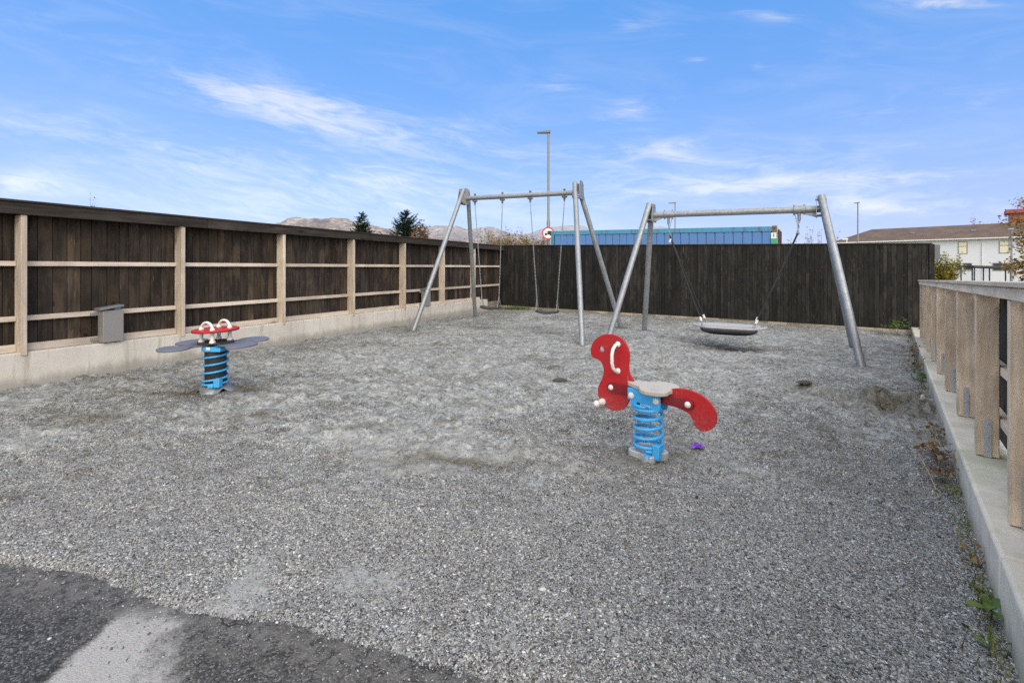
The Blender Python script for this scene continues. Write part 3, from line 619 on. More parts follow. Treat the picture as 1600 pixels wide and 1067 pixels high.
# ------------------------------------------------------------------ basket swing
nf=thing('swing_set','lower galvanised steel frame carrying the round grey basket seat','swing',(3.73,7.83,-.09))
BL=Vector((2.60,8.46,2.23)); BR=Vector((4.865,7.20,2.177)); B2=(BR-BL); B2.z=0; B2.normalize(); P2=Vector((.56,.83,0))
nfeet={'lf':(1.63,7.93),'lb':(2.76,9.52),'rf':(4.74,6.13),'rb':(5.83,7.74)}
for kx,(x,y) in nfeet.items():
    A=BL if kx[0]=='l' else BR; sg=-1 if kx[1]=='f' else 1; out=-B2 if kx[0]=='l' else B2
    top=A+P2*sg*.062+out*.02; top.z=A.z+.215; b=MB(); capped(b,(x,y,G(x,y)-.12),top,.052); b.build('leg',M['galv'],nf,world=True)
b=MB(); b.tube([BL-B2*.01,BR+B2*.01],.055,24); b.build('top_beam',M['galv'],nf,world=True)
for A,out in ((BL,-B2),(BR,B2)):
    b=MB(); c=A+out*.02
    pts=[(-.075,.20),(.075,.20),(.15,-.11),(.11,-.14),(-.11,-.14),(-.15,-.11)]
    for q in (c+out*.056,c-out*.062):
        f_=[q+P2*u+Vector((0,0,w)) for u,w in pts]; k_=[p+out*.007 for p in f_]; nn=len(pts)
        b.add([tuple(p) for p in f_+k_],[tuple(range(nn)),tuple(range(nn,2*nn))]+[(i,(i+1)%nn,nn+(i+1)%nn,nn+i) for i in range(nn)])
    for u,w in ((-.05,.15),(.05,.15),(-.11,-.10),(.11,-.10)):
        p=c+P2*u+Vector((0,0,w)); b.tube([p-out*.075,p+out*.075],.012,10)
    # gusset under the beam end
    g0=c-out*.06; b.add([tuple(p) for p in (g0+P2*.006+Vector((0,0,-.05)),g0-out*.22+P2*.006+Vector((0,0,-.05)),g0+P2*.006+Vector((0,0,-.13)),
       g0-P2*.006+Vector((0,0,-.05)),g0-out*.22-P2*.006+Vector((0,0,-.05)),g0-P2*.006+Vector((0,0,-.13)))],[(0,1,2),(3,5,4),(0,3,4,1),(1,4,5,2),(2,5,3,0)])
    b.build('corner_bracket',M['galv'],nf,world=True,smooth=30,bevel=.002)
NH=[]
for t in (.115,.895):
    p=BL.lerp(BR,t); b=MB(); b.tube([p-B2*.085,p-B2*.075,p+B2*.075,p+B2*.085],[.058,.066,.066,.058],24)
    for u in (-.07,.07):
        for zz in (-.075,.075): b.tube([p+B2*u+Vector((0,0,zz)),p+B2*u+Vector((0,0,zz*.6))],.012,8); b.ball(p+B2*u+Vector((0,0,zz)),.014,8)
    b.tube([p+Vector((0,0,-.145)),p+Vector((0,0,-.05))],[.018,.03],10)
    b.build('beam_clamp',M['galv'],nf,world=True); NH.append(p+Vector((0,0,-.15)))
ns=thing('basket_swing','round grey rubber basket swing seat hanging on four black ropes','swing',(3.73,7.83,.12),math.atan2(B2.y,B2.x))
# seat deck in local plan: x along the beam, y across
out_=[(.585,.0),(.575,.06),(.50,.16),(.42,.255),(.37,.295),(.28,.315),(0,.325),(-.28,.315),(-.37,.295),(-.42,.255),(-.50,.16),(-.575,.06)]
out_=out_+[(-x,-y) for x,y in out_]
b=MB(); b.prism(out_,.225,.262); b.build('rim',M['nest_top'],ns,bevel=.012,seg=3)
ins=[(x*.86 if abs(x)<.45 else math.copysign(.44,x),y*.90) for x,y in out_]
b=MB(); rings=[(1.,.262+.004),(.95,.268),(.80,.262),(.5,.256),(.12,.254)]; n_=len(ins); vs=[(x*k*.97,y*k*.97,z) for k,z in rings for x,y in ins]; fs=[tuple(range((len(rings)-1)*n_,len(rings)*n_))]
for i in range(len(rings)-1): fs+=[(i*n_+k,i*n_+(k+1)%n_,(i+1)*n_+(k+1)%n_,(i+1)*n_+k) for k in range(n_)]
b.add(vs,fs); b.build('seat_mat',M['nest_top'],ns)
lo=[(x if abs(x)<.44 else math.copysign(.44,x),y*1.02) for x,y in out_]
b=MB(); rings=[(.985,.224),(1.0,.205),(.985,.178),(.93,.160)]; vs=[(x*k,y*k,z) for k,z in rings for x,y in lo]; fs=[tuple(range(n_-1,-1,-1)),tuple(range(3*n_,4*n_))]
for i in range(3): fs+=[(i*n_+k,i*n_+(k+1)%n_,(i+1)*n_+(k+1)%n_,(i+1)*n_+k) for k in range(n_)]
b.add(vs,fs); b.build('side_band',M['nest_side'],ns)
b=MB(); rings=[(.92,.159),(.82,.140),(.66,.122),(.45,.110),(.2,.104)]; vs=[(x*k,y*k,z) for k,z in rings for x,y in lo]; fs=[tuple(range(4*n_,5*n_)),tuple(range(n_-1,-1,-1))]
for i in range(4): fs+=[(i*n_+k,i*n_+(k+1)%n_,(i+1)*n_+(k+1)%n_,(i+1)*n_+k) for k in range(n_)]
b.add(vs,fs); b.build('belly',M['rubber'],ns)
for sx_ in (-1,1): MB().tube([(sx_*.50,0,.259),(sx_*.50,0,.2645)],.030,16).build('grip_hole',M['nest_side'],ns)
inv=(Matrix.Translation(ns.location)@ns.rotation_euler.to_matrix().to_4x4()).inverted()
for sx_,h in ((-1,NH[0]),(1,NH[1])):
    hl=inv@h; hl=Vector((hl.x,hl.y,h.z))
    j=hl+Vector((sx_*-.02,0,-.23))
    b=MB(); b.tube([hl+Vector((0,0,.03)),hl+Vector((0,0,-.03))],[.026,.020],10); chain_between(b,hl+Vector((0,0,-.02)),j,.04,.028,.012,.0065)
    b.tube([j+Vector((.02*math.cos(a),0,.02*math.sin(a))) for a in [2*math.pi*k/12 for k in range(12)]],.008,6,closed=True)
    s0=hl+Vector((-sx_*.055,.02,.07)); chain_between(b,s0,lerp(hl,j,.6),.022,.015,.006,.0028)
    b.build('shackle_chain',M['galv'],ns,smooth=60)
    for sy_ in (-1,1):
        e=Vector((sx_*.385,sy_*.255,.27)); b=MB(); d=(e-j)
        pts=[j+d*k/8+Vector((0,0,-.012*math.sin(math.pi*k/8))) for k in range(9)]
        b.tube(pts,.0135,8); rp=b.build('rope',M['rope'],ns)
        b=MB(); a0,a1=e-d*.085,e-d*.045; b.tube([a0,a1],.019,12); b.build('sleeve',M['sleeve'],rp)
        b=MB(); b.tube([e-d*.045,e-d*.008],.014,10); b.ball(e,.024,10); b.build('end_fitting',M['galv'],rp)
b=MB(); p0=inv@NH[0]; p0=Vector((p0.x,p0.y,NH[0].z))+Vector((.02,0,-.30)); 
MB().tube([p0+Vector((.02,-.02,.0)),p0+Vector((.005,-.02,-.06))],.02,10).build('sleeve',M['sleeve'],ns)

# ------------------------------------------------------------------ spring rider
def helix(b,c,r,z0,z1,turns,wire,n=14,start=0.,flat=.9):
    """compression coil, first and last turn closed"""
    pts=[]; steps=int(turns*28)
    for i in range(steps+1):
        t=i/steps; k=turns*t
        e=flat; q=(min(k,e)*.35+max(0,min(k-e,turns-2*e))*1.+max(0,k-(turns-e))*.35); tot=2*e*.35+(turns-2*e)
        a=start+2*math.pi*k; pts.append((c[0]+r*math.cos(a),c[1]+r*math.sin(a),z0+(z1-z0)*q/tot))
    b.tube(pts,wire,n)
def smooth_poly(p,it=2):
    for _ in range(it):
        q=[]
        for i in range(len(p)):
            a,c=p[i],p[(i+1)%len(p)]; q+= [(a[0]*.75+c[0]*.25,a[1]*.75+c[1]*.25),(a[0]*.25+c[0]*.75,a[1]*.25+c[1]*.75)]
        p=q
    return p
def plate_with_hole(outline,hole,y0,y1):
    """board cut-out with a round hole, outline and hole in (x,z)"""
    bm=bmesh.new()
    def loop(pts): 
        vs=[bm.verts.new((x,y0,z)) for x,z in pts]; return [bm.edges.new((vs[i],vs[(i+1)%len(vs)])) for i in range(len(vs))]
    ed=loop(outline)+(loop(hole) if hole else [])
    r=bmesh.ops.triangle_fill(bm,edges=ed,use_beauty=True); fs=[f for f in r['geom'] if isinstance(f,bmesh.types.BMFace)]
    ex=bmesh.ops.extrude_face_region(bm,geom=fs); bmesh.ops.translate(bm,verts=[v for v in ex['geom'] if isinstance(v,bmesh.types.BMVert)],vec=(0,y1-y0,0))
    b=MB(); bm.verts.index_update(); b.add([v.co[:] for v in bm.verts],[[v.index for v in f.verts] for f in bm.faces]); bm.free(); return b
head=[(-.317,.756),(-.26,.753),(-.205,.731),(-.169,.688),(-.151,.639),(-.153,.576),(-.158,.524),(-.146,.48),(-.112,.447),(-.128,.425),(-.139,.362),(-.145,.31),(-.169,.253),(-.211,.213),(-.26,.194),(-.317,.194),(-.355,.212),(-.388,.238),(-.42,.274),(-.424,.317),(-.414,.358),(-.381,.412),(-.365,.464),(-.372,.512),(-.394,.541),(-.427,.555),(-.467,.557),(-.487,.583),(-.49,.627),(-.469,.676),(-.427,.718),(-.374,.746)]
tail=[(.147,.40),(.157,.436),(.197,.449),(.247,.458),(.305,.458),(.361,.446),(.407,.424),(.443,.391),(.467,.349),(.473,.306),(.458,.262),(.427,.227),(.389,.212),(.355,.217),(.331,.24),(.319,.274),(.3,.302),(.267,.317),(.217,.325),(.177,.33),(.147,.338)]
rd=thing('spring_rider','red animal shaped spring rider with grey seat on a blue coil spring','spring rider',(.95,3.17,-.055),math.atan2(-.727,.686))
hole=[(-.388+.023*math.cos(a),.634+.023*math.sin(a)) for a in [2*math.pi*k/20 for k in range(20)]]
plate_with_hole(smooth_poly(head),hole,-.0095,.0095).build('head_board',M['red'],rd,bevel=.003)
plate_with_hole(smooth_poly(tail),None,-.0095,.0095).build('tail_board',M['red'],rd,bevel=.003)
bar=[(-.289,.402)]+[(.298,.402)]+[(.298+.034*math.sin(a),.368+.034*math.cos(a)) for a in [math.pi*k/10 for k in range(1,10)]]+[(.298,.334),(-.289,.334)]+[(-.289-.034*math.sin(a),.368-.034*math.cos(a)) for a in [math.pi*k/10 for k in range(1,10)]]
for y0,y1 in ((-.030,-.0115),(.0115,.030)):
    MB().prism(bar,y0,y1,'y').build('side_bar',M['dark_red'],rd,bevel=.002)
for sx_ in (-.289,.298):
    for sg in (-1,1): MB().ball((sx_,sg*.031,.368),.021,14,(1,.75,1)).build('bolt_cap',M['white'],rd)
seat=[(-.150,-.034),(-.155,.0),(-.150,.034),(-.095,.058),(-.055,.072),(-.02,.085),(.0,.125),(.035,.160),(.10,.165),(.160,.135),(.190,.085),(.178,.045),(.185,0),(.178,-.045),(.190,-.085),(.160,-.135),(.10,-.162),(.035,-.158),(.0,-.125),(-.02,-.085),(-.055,-.072),(-.095,-.058)]
MB().prism(smooth_poly(seat),.408,.438).build('seat',M['seat_grey'],rd,bevel=.006,seg=3)
# blue clamp: two cheek plates, top web and a collar around the last coils
b=MB()
for y0,y1 in ((-.062,-.050),(.050,.062)): b.prism([(-.128,.405),(.122,.405),(.122,.318),(.108,.272),(-.10,.272),(-.105,.322),(-.128,.325)],y0,y1,'y')
b.box(-.115,.11,-.049,.049,.392,.405); b.box(-.1,-.088,-.049,.049,.29,.391); b.box(.088,.1,-.049,.049,.29,.391)
b.build('clamp',M['blue'],rd,bevel=.003)
for x in (-.098,.09):
    for sg in (-1,1): MB().ball((x,sg*.063,.352),.024,14,(1,.55,1)).build('bolt_cap',M['white'],rd)
b=MB(); helix(b,(0,0),.094,0.004,.300,6.0,.0128,12,R(-70),1.1); b.build('spring',M['blue'],rd)
MB().box(.075,.125,-.085,-.035,-.035,.062).box(.03,.074,-.116,-.098,-.036,-.006).build('spring_clip',M['blue'],rd,bevel=.005)
b=MB(); bp=[]
for k in range(48):
    a=2*math.pi*k/48; bp.append((((.090)+.045*abs(math.cos(2*a))**2*1.)*math.cos(a+.6),(.090+.045*abs(math.cos(2*a))**2)*math.sin(a+.6)))
b.prism(bp,-.105,-.016); b.build('base_plate',M['bracket'],rd,bevel=.006)
for sg in (-1,1):
    b=MB(); z0,z1=.69,.495
    b.tube([(-.238,sg*.008,z0),(-.240,sg*.045,z0-.004),(-.242,sg*.072,z0-.03),(-.243,sg*.084,(z0+z1)/2+.03),(-.243,sg*.084,(z0+z1)/2-.03),(-.242,sg*.072,z1+.03),(-.240,sg*.045,z1+.004),(-.238,sg*.008,z1)],.0125,12)
    for z in (z0,z1): b.ball((-.238,sg*.016,z),.022,12,(1,.7,1))
    b.build('handle',M['white'],rd,smooth=60)
    b=MB(); b.tube([(-.375,sg*.008,.240),(-.375,sg*.024,.240),(-.375,sg*.034,.240),(-.375,sg*.075,.240),(-.375,sg*.085,.240)],[.026,.026,.018,.019,.019],14)
    b.ball((-.375,sg*.086,.240),.025,14); b.build('foot_peg',M['white'],rd,smooth=60)
# maker's plate on the clamp
lb=MB().box(-.052,.052,-.0648,-.0625,.292,.318); lo_=lb.build('maker_label',M['blue'],rd)
MB().box(-.051,-.027,-.0665,-.065,.293,.317).build('label_square',M['label_navy'],lo_)
def text_mesh(body,size,m,parent,name,rot,loc,space=1.):
    cu=bpy.data.curves.new(name,'FONT'); cu.body=body; cu.size=size; cu.extrude=.0005; cu.align_x='LEFT'; cu.space_character=space
    to=bpy.data.objects.new(name,cu); me=bpy.data.meshes.new_from_object(to); bpy.data.objects.remove(to)
    me.transform(Matrix.Translation(loc)@rot.to_4x4()); me.materials.clear(); me.materials.append(m)
    o=bpy.data.objects.new(name,me); col.objects.link(o); o.parent=parent; return o
text_mesh('KOMPAN',.0225,M['white'],lo_,'label_lettering',Matrix.Rotation(R(90),3,'X'),Vector((-.024,-.0655,.297-rd.location.z)),.85)

# ------------------------------------------------------------------ four-seat spring toy
pc=(-3.08,4.73); pb=-.02
pn=thing('spring_seesaw','four seat spring toy with slate grey petal seats and red round table','spring toy',(pc[0],pc[1],pb))
TX,TY=.020,-.022
def tz(x,y,z): return z+TX*x-TY*y        # the top leans slightly
def tilt(b): b.v=[(x,y,tz(x,y,z)) for x,y,z in b.v]; return b
pet=[(.04,.075),(.17,.068),(.235,.07),(.25,.125),(.30,.175),(.38,.20),(.46,.185),(.525,.12),(.55,.02),(.54,-.08),(.50,-.14),(.44,-.165),(.375,-.15),(.35,-.105),(.30,-.082),(.20,-.075),(.04,-.075)]
pet=[(x*.90,y*.92) for x,y in pet]
for k,a in enumerate((219,155,37,-23)):
    a=R(a); ca,sa=math.cos(a),math.sin(a); o_=smooth_poly([(x*ca-y*sa,x*sa+y*ca) for x,y in pet])
    tilt(MB().prism(o_,.452-.0,.470)).build('seat',M['petal'],pn,bevel=.005,seg=2)
core=smooth_poly([(.17*math.cos(R(a))*(1.15 if a%60==0 else 1),.15*math.sin(R(a))) for a in range(0,360,20)])
tilt(MB().prism(core,.4725,.490)).build('centre_board',M['dark_core'],pn,bevel=.004)
disc=[(.212*math.cos(2*math.pi*k/48),.212*math.sin(2*math.pi*k/48)) for k in range(48)]
tilt(MB().prism(disc,.603,.618)).build('table_top',M['red'],pn,bevel=.003)
tilt(MB().prism([(x*1.003,y*1.003) for x,y in disc],.597,.6025)).build('table_underside',M['dark_core'],pn)
hd=R(-25); hx,hy=math.cos(hd),math.sin(hd); ox,oy=math.cos(R(70)),math.sin(R(70))
for sg in (-1,1):
    cx0,cy0=ox*sg*.095,oy*sg*.095
    pts=[]
    for k in range(17):
        a=math.pi*k/16; u=-.090*math.cos(a); pts.append((cx0+hx*u,cy0+hy*u,.628+.066*math.sin(a)))
    b=MB(); b.tube(pts,.0125,12)
    for s_ in (-1,1):
        x,y=cx0+hx*.090*s_,cy0+hy*.090*s_; b.tube([(x,y,.619),(x,y,.632),(x,y,.645)],[.024,.021,.014],14)
    tilt(b).build('handle',M['white'],pn,smooth=60)
    for s_ in (-1,1):
        x,y=cx0+hx*.090*s_,cy0+hy*.090*s_; b=MB(); b.tube([(x,y,.491),(x,y,.512),(x,y,.52),(x,y,.585),(x,y,.596)],[.028,.026,.018,.018,.024],14)
        tilt(b).build('table_leg',M['white'],pn,smooth=60)
b=MB(); helix(b,(0,0),.112,.055,.425,5.9,.0105,12,R(200),.9); b.build('spring',M['blue'],pn)
MB().tube([(0,0,.045),(0,0,.06),(0,0,.42),(0,0,.44)],[.09,.098,.098,.09],28).build('spring_core',M['rubber'],pn)
b=MB(); b.tube([(0,0,.405),(0,0,.447)],.122,28); b.box(.03,.13,-.13,-.02,.398,.435); b.build('top_clamp',M['blue'],pn,bevel=.004)
MB().box(-.02,.02,-.122,-.105,.415,.447).build('bolt_plate',M['white'],pn,bevel=.003)
MB().box(.055,.115,-.125,-.065,.035,.125).box(.0,.054,-.132,-.11,.032,.058).build('spring_clip',M['blue'],pn,bevel=.005)
b=MB(); vs=[]; nn=48
for rr_,zz in ((1.,None),(.55,.035),(.0,.036)):
    for k in range(nn):
        a=2*math.pi*k/nn+R(12); rad=.155+.055*abs(math.cos(2*(a-R(12))))**1.6; zl=-.05+.075*(1-abs(math.cos(2*(a-R(12))))**1.2)
        vs.append((rad*rr_*math.cos(a),rad*rr_*math.sin(a),zl if zz is None else zz))
fs=[]
for i in range(2): fs+=[(i*nn+k,i*nn+(k+1)%nn,(i+1)*nn+(k+1)%nn,(i+1)*nn+k) for k in range(nn)]
o=MB().add(vs,fs,.5).build('base_plate',M['galv'],pn,smooth=60); sd=o.modifiers.new('thick','SOLIDIFY'); sd.thickness=.008

# ------------------------------------------------------------------ small things on the ground
def stone(x,y,r,m,label,cat='stone',sq=(1.3,.9,.5),name='stone'):
    b=MB(); b.ball((0,0,0),r,12,sq); b.v=[tuple(c*(1+.18*math.sin(9*i+c*300)) for c in p) for i,p in enumerate(b.v)]
    z=G(x,y); b.v=[(p[0]+x,p[1]+y,p[2]+z+r*sq[2]*.4) for p in b.v]
    o=b.build(name,m,None,smooth=60); o.data.transform(Matrix.Translation((-x,-y,-z))); o.location=(x,y,z); return tag(o,label,cat)
stone(.543,5.15,.062,M['stone_dark'],'dark flat stone lying on the sand behind the red spring rider head',sq=(1.3,.7,.42))
stone(3.18,4.95,.06,M['stone_dark'],'dark earthy clod left of the sand mound',cat='clod',sq=(1.3,.9,.34),name='clod')
stone(.124,1.83,.012,M['stone_pale'],'pale round pebble alone on gravel in the foreground',name='pebble')
stone(-1.639,1.558,.012,M['stone_pale'],'pale pebble lying on the dark asphalt',name='pebble')
stone(3.88,4.30,.03,M['stone_pale'],'pale grey stone on the sand mound beside the kerb',sq=(.7,.6,1.))
x,y=1.338,3.28; z=G(x,y); b=MB(); vs=[]; k=8
for i in range(k):
    for j in range(k): vs.append((.085*(i/(k-1)-.5)+random.uniform(-.008,.008),.06*(j/(k-1)-.5)+random.uniform(-.008,.008),.006+random.random()*.03*(1-abs(i/(k-1)-.5))))
b.add(vs,[(i*k+j,i*k+j+1,(i+1)*k+j+1,(i+1)*k+j) for i in range(k-1) for j in range(k-1)]); o=b.build('sweet_wrapper',M['purple'],None,smooth=0); o.location=(x,y,z); o.rotation_euler.z=-.3
tag(o,'crumpled purple wrapper on gravel right of the red spring rider','litter')
b=MB(); p0,p1=Vector((2.745,3.074,0)),Vector((2.437,2.598,0)); pts=[]
for i in range(13):
    t=i/12; p=p0.lerp(p1,t)+Vector((.020*math.sin(t*3.1),.0,0)); pts.append((p.x,p.y,G(p.x,p.y)+.008+.05*(1-t)**2))
b.tube(pts,.0032,6); o=b.build('dry_stalk',M['straw'],None); tag(o,'thin pale dry stalk lying on gravel near the right kerb','stalk')
def leaf_quads(b,c,n,spread,size,up=.5,droop=.0,aspect=.45):
    for _ in range(n):
        d=Vector((random.gauss(0,spread[0]),random.gauss(0,spread[1]),abs(random.gauss(0,spread[2])))); p=Vector(c)+d
        a=random.random()*6.28; s_=size*random.uniform(.5,1.4); di=Vector((math.cos(a),math.sin(a),random.uniform(-droop,up))).normalized()
        si=di.cross(Vector((random.gauss(0,.5),random.gauss(0,.5),1))).normalized()
        b.add([p,p+di*s_*.5+si*s_*aspect*.6,p+di*s_,p+di*s_*.5-si*s_*aspect*.6],[(0,1,2,3)])
def weed(x,y,m,label,n,spread,size,stems=5,h=.12,cat='weed',name='weed_plant',group=None):
    z=G(x,y); t=thing(name,label,cat,(x,y,z),0,group)
    b=MB(); tips=[]
    for i in range(stems):
        a=random.random()*6.28; q=(x+math.cos(a)*spread*.8,y+math.sin(a)*spread*.8,z+h*random.uniform(.5,1)); tips.append(q)
        b.tube([(x,y,z-.01),((x+q[0])/2,(y+q[1])/2,z+h*.5),q],.0016,5)
    b.build('stem',M['twig'] if m in (M['weed_brown'],) else m,t,world=True)
    b=MB(); n=int(n*.5)
    for q in tips: leaf_quads(b,((x+q[0])/2,(y+q[1])/2,(z+q[2])/2),n//stems,(spread*.45,spread*.45,h*.35),size,.8)
    b.build('leaves',m,t,world=True,smooth=0)
GW='weeds growing along the foot of the concrete kerb'
for (x,y,m,l,n,sp,sz_,h,st) in [
    (8.10,9.55,'weed_green','tall green and yellow weed clump in the far corner by the black fence',260,.22,.07,.30,9),
    (6.25,7.05,'weed_brown','rusty brown weeds at the kerb near the far low fence posts',120,.14,.05,.14,7),
    (5.3,6.0,'weed_brown','yellowing brown weed tuft at the kerb beside the right swing leg',130,.15,.05,.15,7),
    (4.86,5.48,'weed_green','small green weed tuft at the kerb between brown ones',110,.10,.05,.12,6),
    (4.02,4.48,'weed_brown','small orange brown weed at the kerb beyond the sand mound',50,.07,.04,.09,5),
    (3.28,3.53,'weed_brown','dry orange weed at the kerb nearer than the sand mound',80,.09,.04,.10,5),
    (2.83,3.02,'weed_brown','largest rust brown weed against the kerb beside the dry stalk',200,.10,.040,.15,9),
    (2.66,2.80,'weed_brown','rust brown weed with dark stems beside the largest one',130,.08,.034,.10,7),
    (2.56,2.66,'lime_leaf','little yellow leaved weed at the kerb below the rust brown ones',70,.05,.026,.05,6),
    (2.05,2.00,'weed_brown','sparse dry brown weed at the kerb in the right foreground',36,.05,.030,.06,5),
    (1.90,1.84,'lime_leaf','low yellow green moss and weeds at the near kerb',80,.05,.020,.03,6)]:
    weed(x,y,M[m],l,n,sp,sz_,st,h,group=GW)
# thin moss and grass line along the kerb foot
b=MB(); ux,uy=.641,.767
for _ in range(5200):
    sk=random.uniform(-.9,10.); c_=perlin(np.array([sk*1.7]),np.array([2.2]))[0]
    if random.random()>.18+.9*max(0,c_): continue
    q=.085+abs(random.gauss(0,.035)); x=2.126+ux*sk-.767*q; y=1.95+uy*sk+.641*q
    h=random.uniform(.008,.045); a=random.random()*6.28; z=float(base_z(np.array([x]),np.array([y]))[0])+.012
    d=Vector((math.cos(a)*.8,math.sin(a)*.8,1))*h; w=Vector((-math.sin(a),math.cos(a),0))*.003; p=Vector((x,y,z-.02)); b.add([p-w,p+w,p+d+Vector((0,0,.02))],[(0,1,2)])
gc=b.build('ground_cover',M['lime_leaf'],None,smooth=0); tag(gc,'thin moss and short grass growing in the crack along the concrete kerb','ground cover',kind='stuff')
# broad leaved seedling in the foreground
x,y=1.79,1.70; z=G(x,y); t=thing('broad_leaf_weed','bright green broad leaved seedling on gravel beside the near kerb','weed',(x,y,z))
MB().tube([(x,y,z-.01),(x,y,z+.04)],.002,6).build('stem',M['weed_green'],t,world=True)
b=MB()
for a,ln,up in ((2.9,.085,.012),(.3,.085,.02),(1.6,.05,.035),(4.4,.06,.005),(3.7,.05,.03)):
    d=Vector((math.cos(a),math.sin(a),0)); w=Vector((-d.y,d.x,0)); o_=Vector((x,y,z+.035))
    row=[(0,.0,.0),(.25,.55,.5),(.5,.8,1.),(.75,.6,.9),(1.,0.,.5)]
    vs=[]; 
    for u,ww,hh in row: vs+=[o_+d*ln*u+w*ww*.023+Vector((0,0,up*hh+.004)),o_+d*ln*u+Vector((0,0,up*hh)),o_+d*ln*u-w*ww*.023+Vector((0,0,up*hh+.004))]
    b.add(vs,[(i*3+j,i*3+j+1,i*3+4+j,i*3+3+j) for i in range(4) for j in (0,1)],random.uniform(.4,1))
b.build('leaves',M['weed_green'],t,world=True)
for x,y,m,l,n,sp,h in [(2.43,2.84,'weed_green','tiny green sprout on open gravel beside the dry stalk',14,.03,.03),(2.05,2.53,'weed_green','tiny green sprout on open gravel left of the rust brown weeds',14,.03,.03),
    (1.64,1.56,'weed_green','small green sprouts in the gravel at the right bottom corner',24,.05,.03),(-2.866,3.078,'lime_leaf','small yellow green leaf tuft on the gravel at left',14,.03,.02),
    (5.2,6.75,'lime_leaf','small yellow weed beside the right leg of the basket swing',40,.06,.08)]:
    weed(x,y,M[m],l,n,sp,.03,4,h)
# grass tuft in the back corner
x,y=.13,14.12; z=G(x,y)
b=MB()
for _ in range(420):
    px_,py_=x+random.gauss(0,.30),y+random.gauss(0,.13)-.4*(random.random()-.5)*0; a=random.random()*6.28; l=random.uniform(.05,.16); d=Vector((math.cos(a)*.5,math.sin(a)*.5,1))*l; w=Vector((-math.sin(a),math.cos(a),0))*.008
    p=Vector((px_,py_,z-.01)); b.add([p-w,p+w,p+d],[(0,1,2)])
tag(b.build('grass_tuft',M['weed_green'],None,smooth=0),'green grass tuft at the corner where the two fences meet','grass',kind='stuff')

# ------------------------------------------------------------------ beyond the fence: container
C0=Vector((10.42,17.9,0)); LD=Vector((-.827,.562,0)); ED=Vector((.562,.827,0)); LEN=10.15
ct=thing('shipping_container','long blue shipping container with teal top rail behind the black fence','container',(C0.x,C0.y,-.4),math.atan2(LD.y,LD.x))
# local x runs left along the front, local y = toward the viewer (negative is back)
def zt(x): return 2.885+.0255*x
b=MB(); npan=28; w=(LEN-.36)/npan
for i in range(npan):
    x0=.18+i*w; d=.0
    prof=[(x0,-.07),(x0+.035,-.03),(x0+w-.035,-.03),(x0+w,-.07)]
    for (xa,ya),(xb_,yb_) in zip(prof[:-1],prof[1:]): b.add([(xa,ya,-.3),(xb_,yb_,-.3),(xb_,yb_,zt(xb_)-.205),(xa,ya,zt(xa)-.205)],[(0,1,2,3)],random.random())
b.build('side_panel',M['cont_panel'],ct,smooth=0)
MB().box(.17,LEN-.17,-.1,.0,(zt(.17)-.20,zt(LEN)-.20),(zt(.17),zt(LEN))).build('top_rail',M['cont_rail'],ct,bevel=.008)
MB().box(.17,LEN-.17,-.1,.0,-.35,-.15).build('bottom_rail',M['cont_rail'],ct,bevel=.008)
b=MB().box(0,.165,-.16,.012,-.35,zt(0)+.03); b.build('corner_post',M['cont_rust'],ct,bevel=.01)
MB().box(LEN-.165,LEN,-.16,.012,-.35,zt(LEN)+.0).build('corner_post',M['cont_teal'],ct,bevel=.01)
MB().tube([(.09,.010,zt(0)-.085),(.09,.016,zt(0)-.085)],.036,14).build('casting_hole',M['sign_black'],ct)
MB().box(.1,LEN-.1,-2.43,-.1,(zt(0)-.05,zt(LEN)-.05),(zt(0)-.015,zt(LEN)-.015)).build('roof',M['cont_panel'],ct)
b=MB().box(-.0,.10,-2.44,-.17,-.35,zt(0)+.0); b.build('end_wall',M['cream'],ct,bevel=.01)
b=MB(); 
for y0 in (-.35,-.85,-1.35,-1.85): b.tube([(-.03,y0,-.3),(-.03,y0,zt(0)-.1)],.022,8)
for y0 in (-.42,-1.1,-1.9): b.box(-.05,-.002,y0-.05,y0+.05,zt(0)-.28,zt(0)-.20)
b.build('door_bars',M['dark_metal'],ct)
MB().box(LEN-.1,LEN,-2.44,-.17,-.35,zt(LEN)-.02).build('end_wall',M['cont_panel'],ct)
MB().box(.1,LEN-.1,-2.45,-2.41,-.35,zt(0)-.05).build('side_panel',M['cont_panel'],ct)
sg=MB().box(.012,.20,.014,.020,zt(0)-.72,zt(0)-.25).build('safety_sign',M['sign_white'],ct)
MB().box(.012,.20,.0205,.0225,zt(0)-.72,zt(0)-.475).build('green_field',M['sign_green'],sg)
b=MB(); zc_=zt(0)-.355; b.ball((.108,.0215,zc_+.045),.02,10,(1,.1,1)); b.box(.088,.128,.0205,.0225,zc_-.03,zc_+.022); b.box(.092,.104,.0205,.0225,zc_-.07,zc_-.03); b.box(.112,.124,.0205,.0225,zc_-.07,zc_-.03)
b.build('pictogram',M['lamp_dark'],sg)

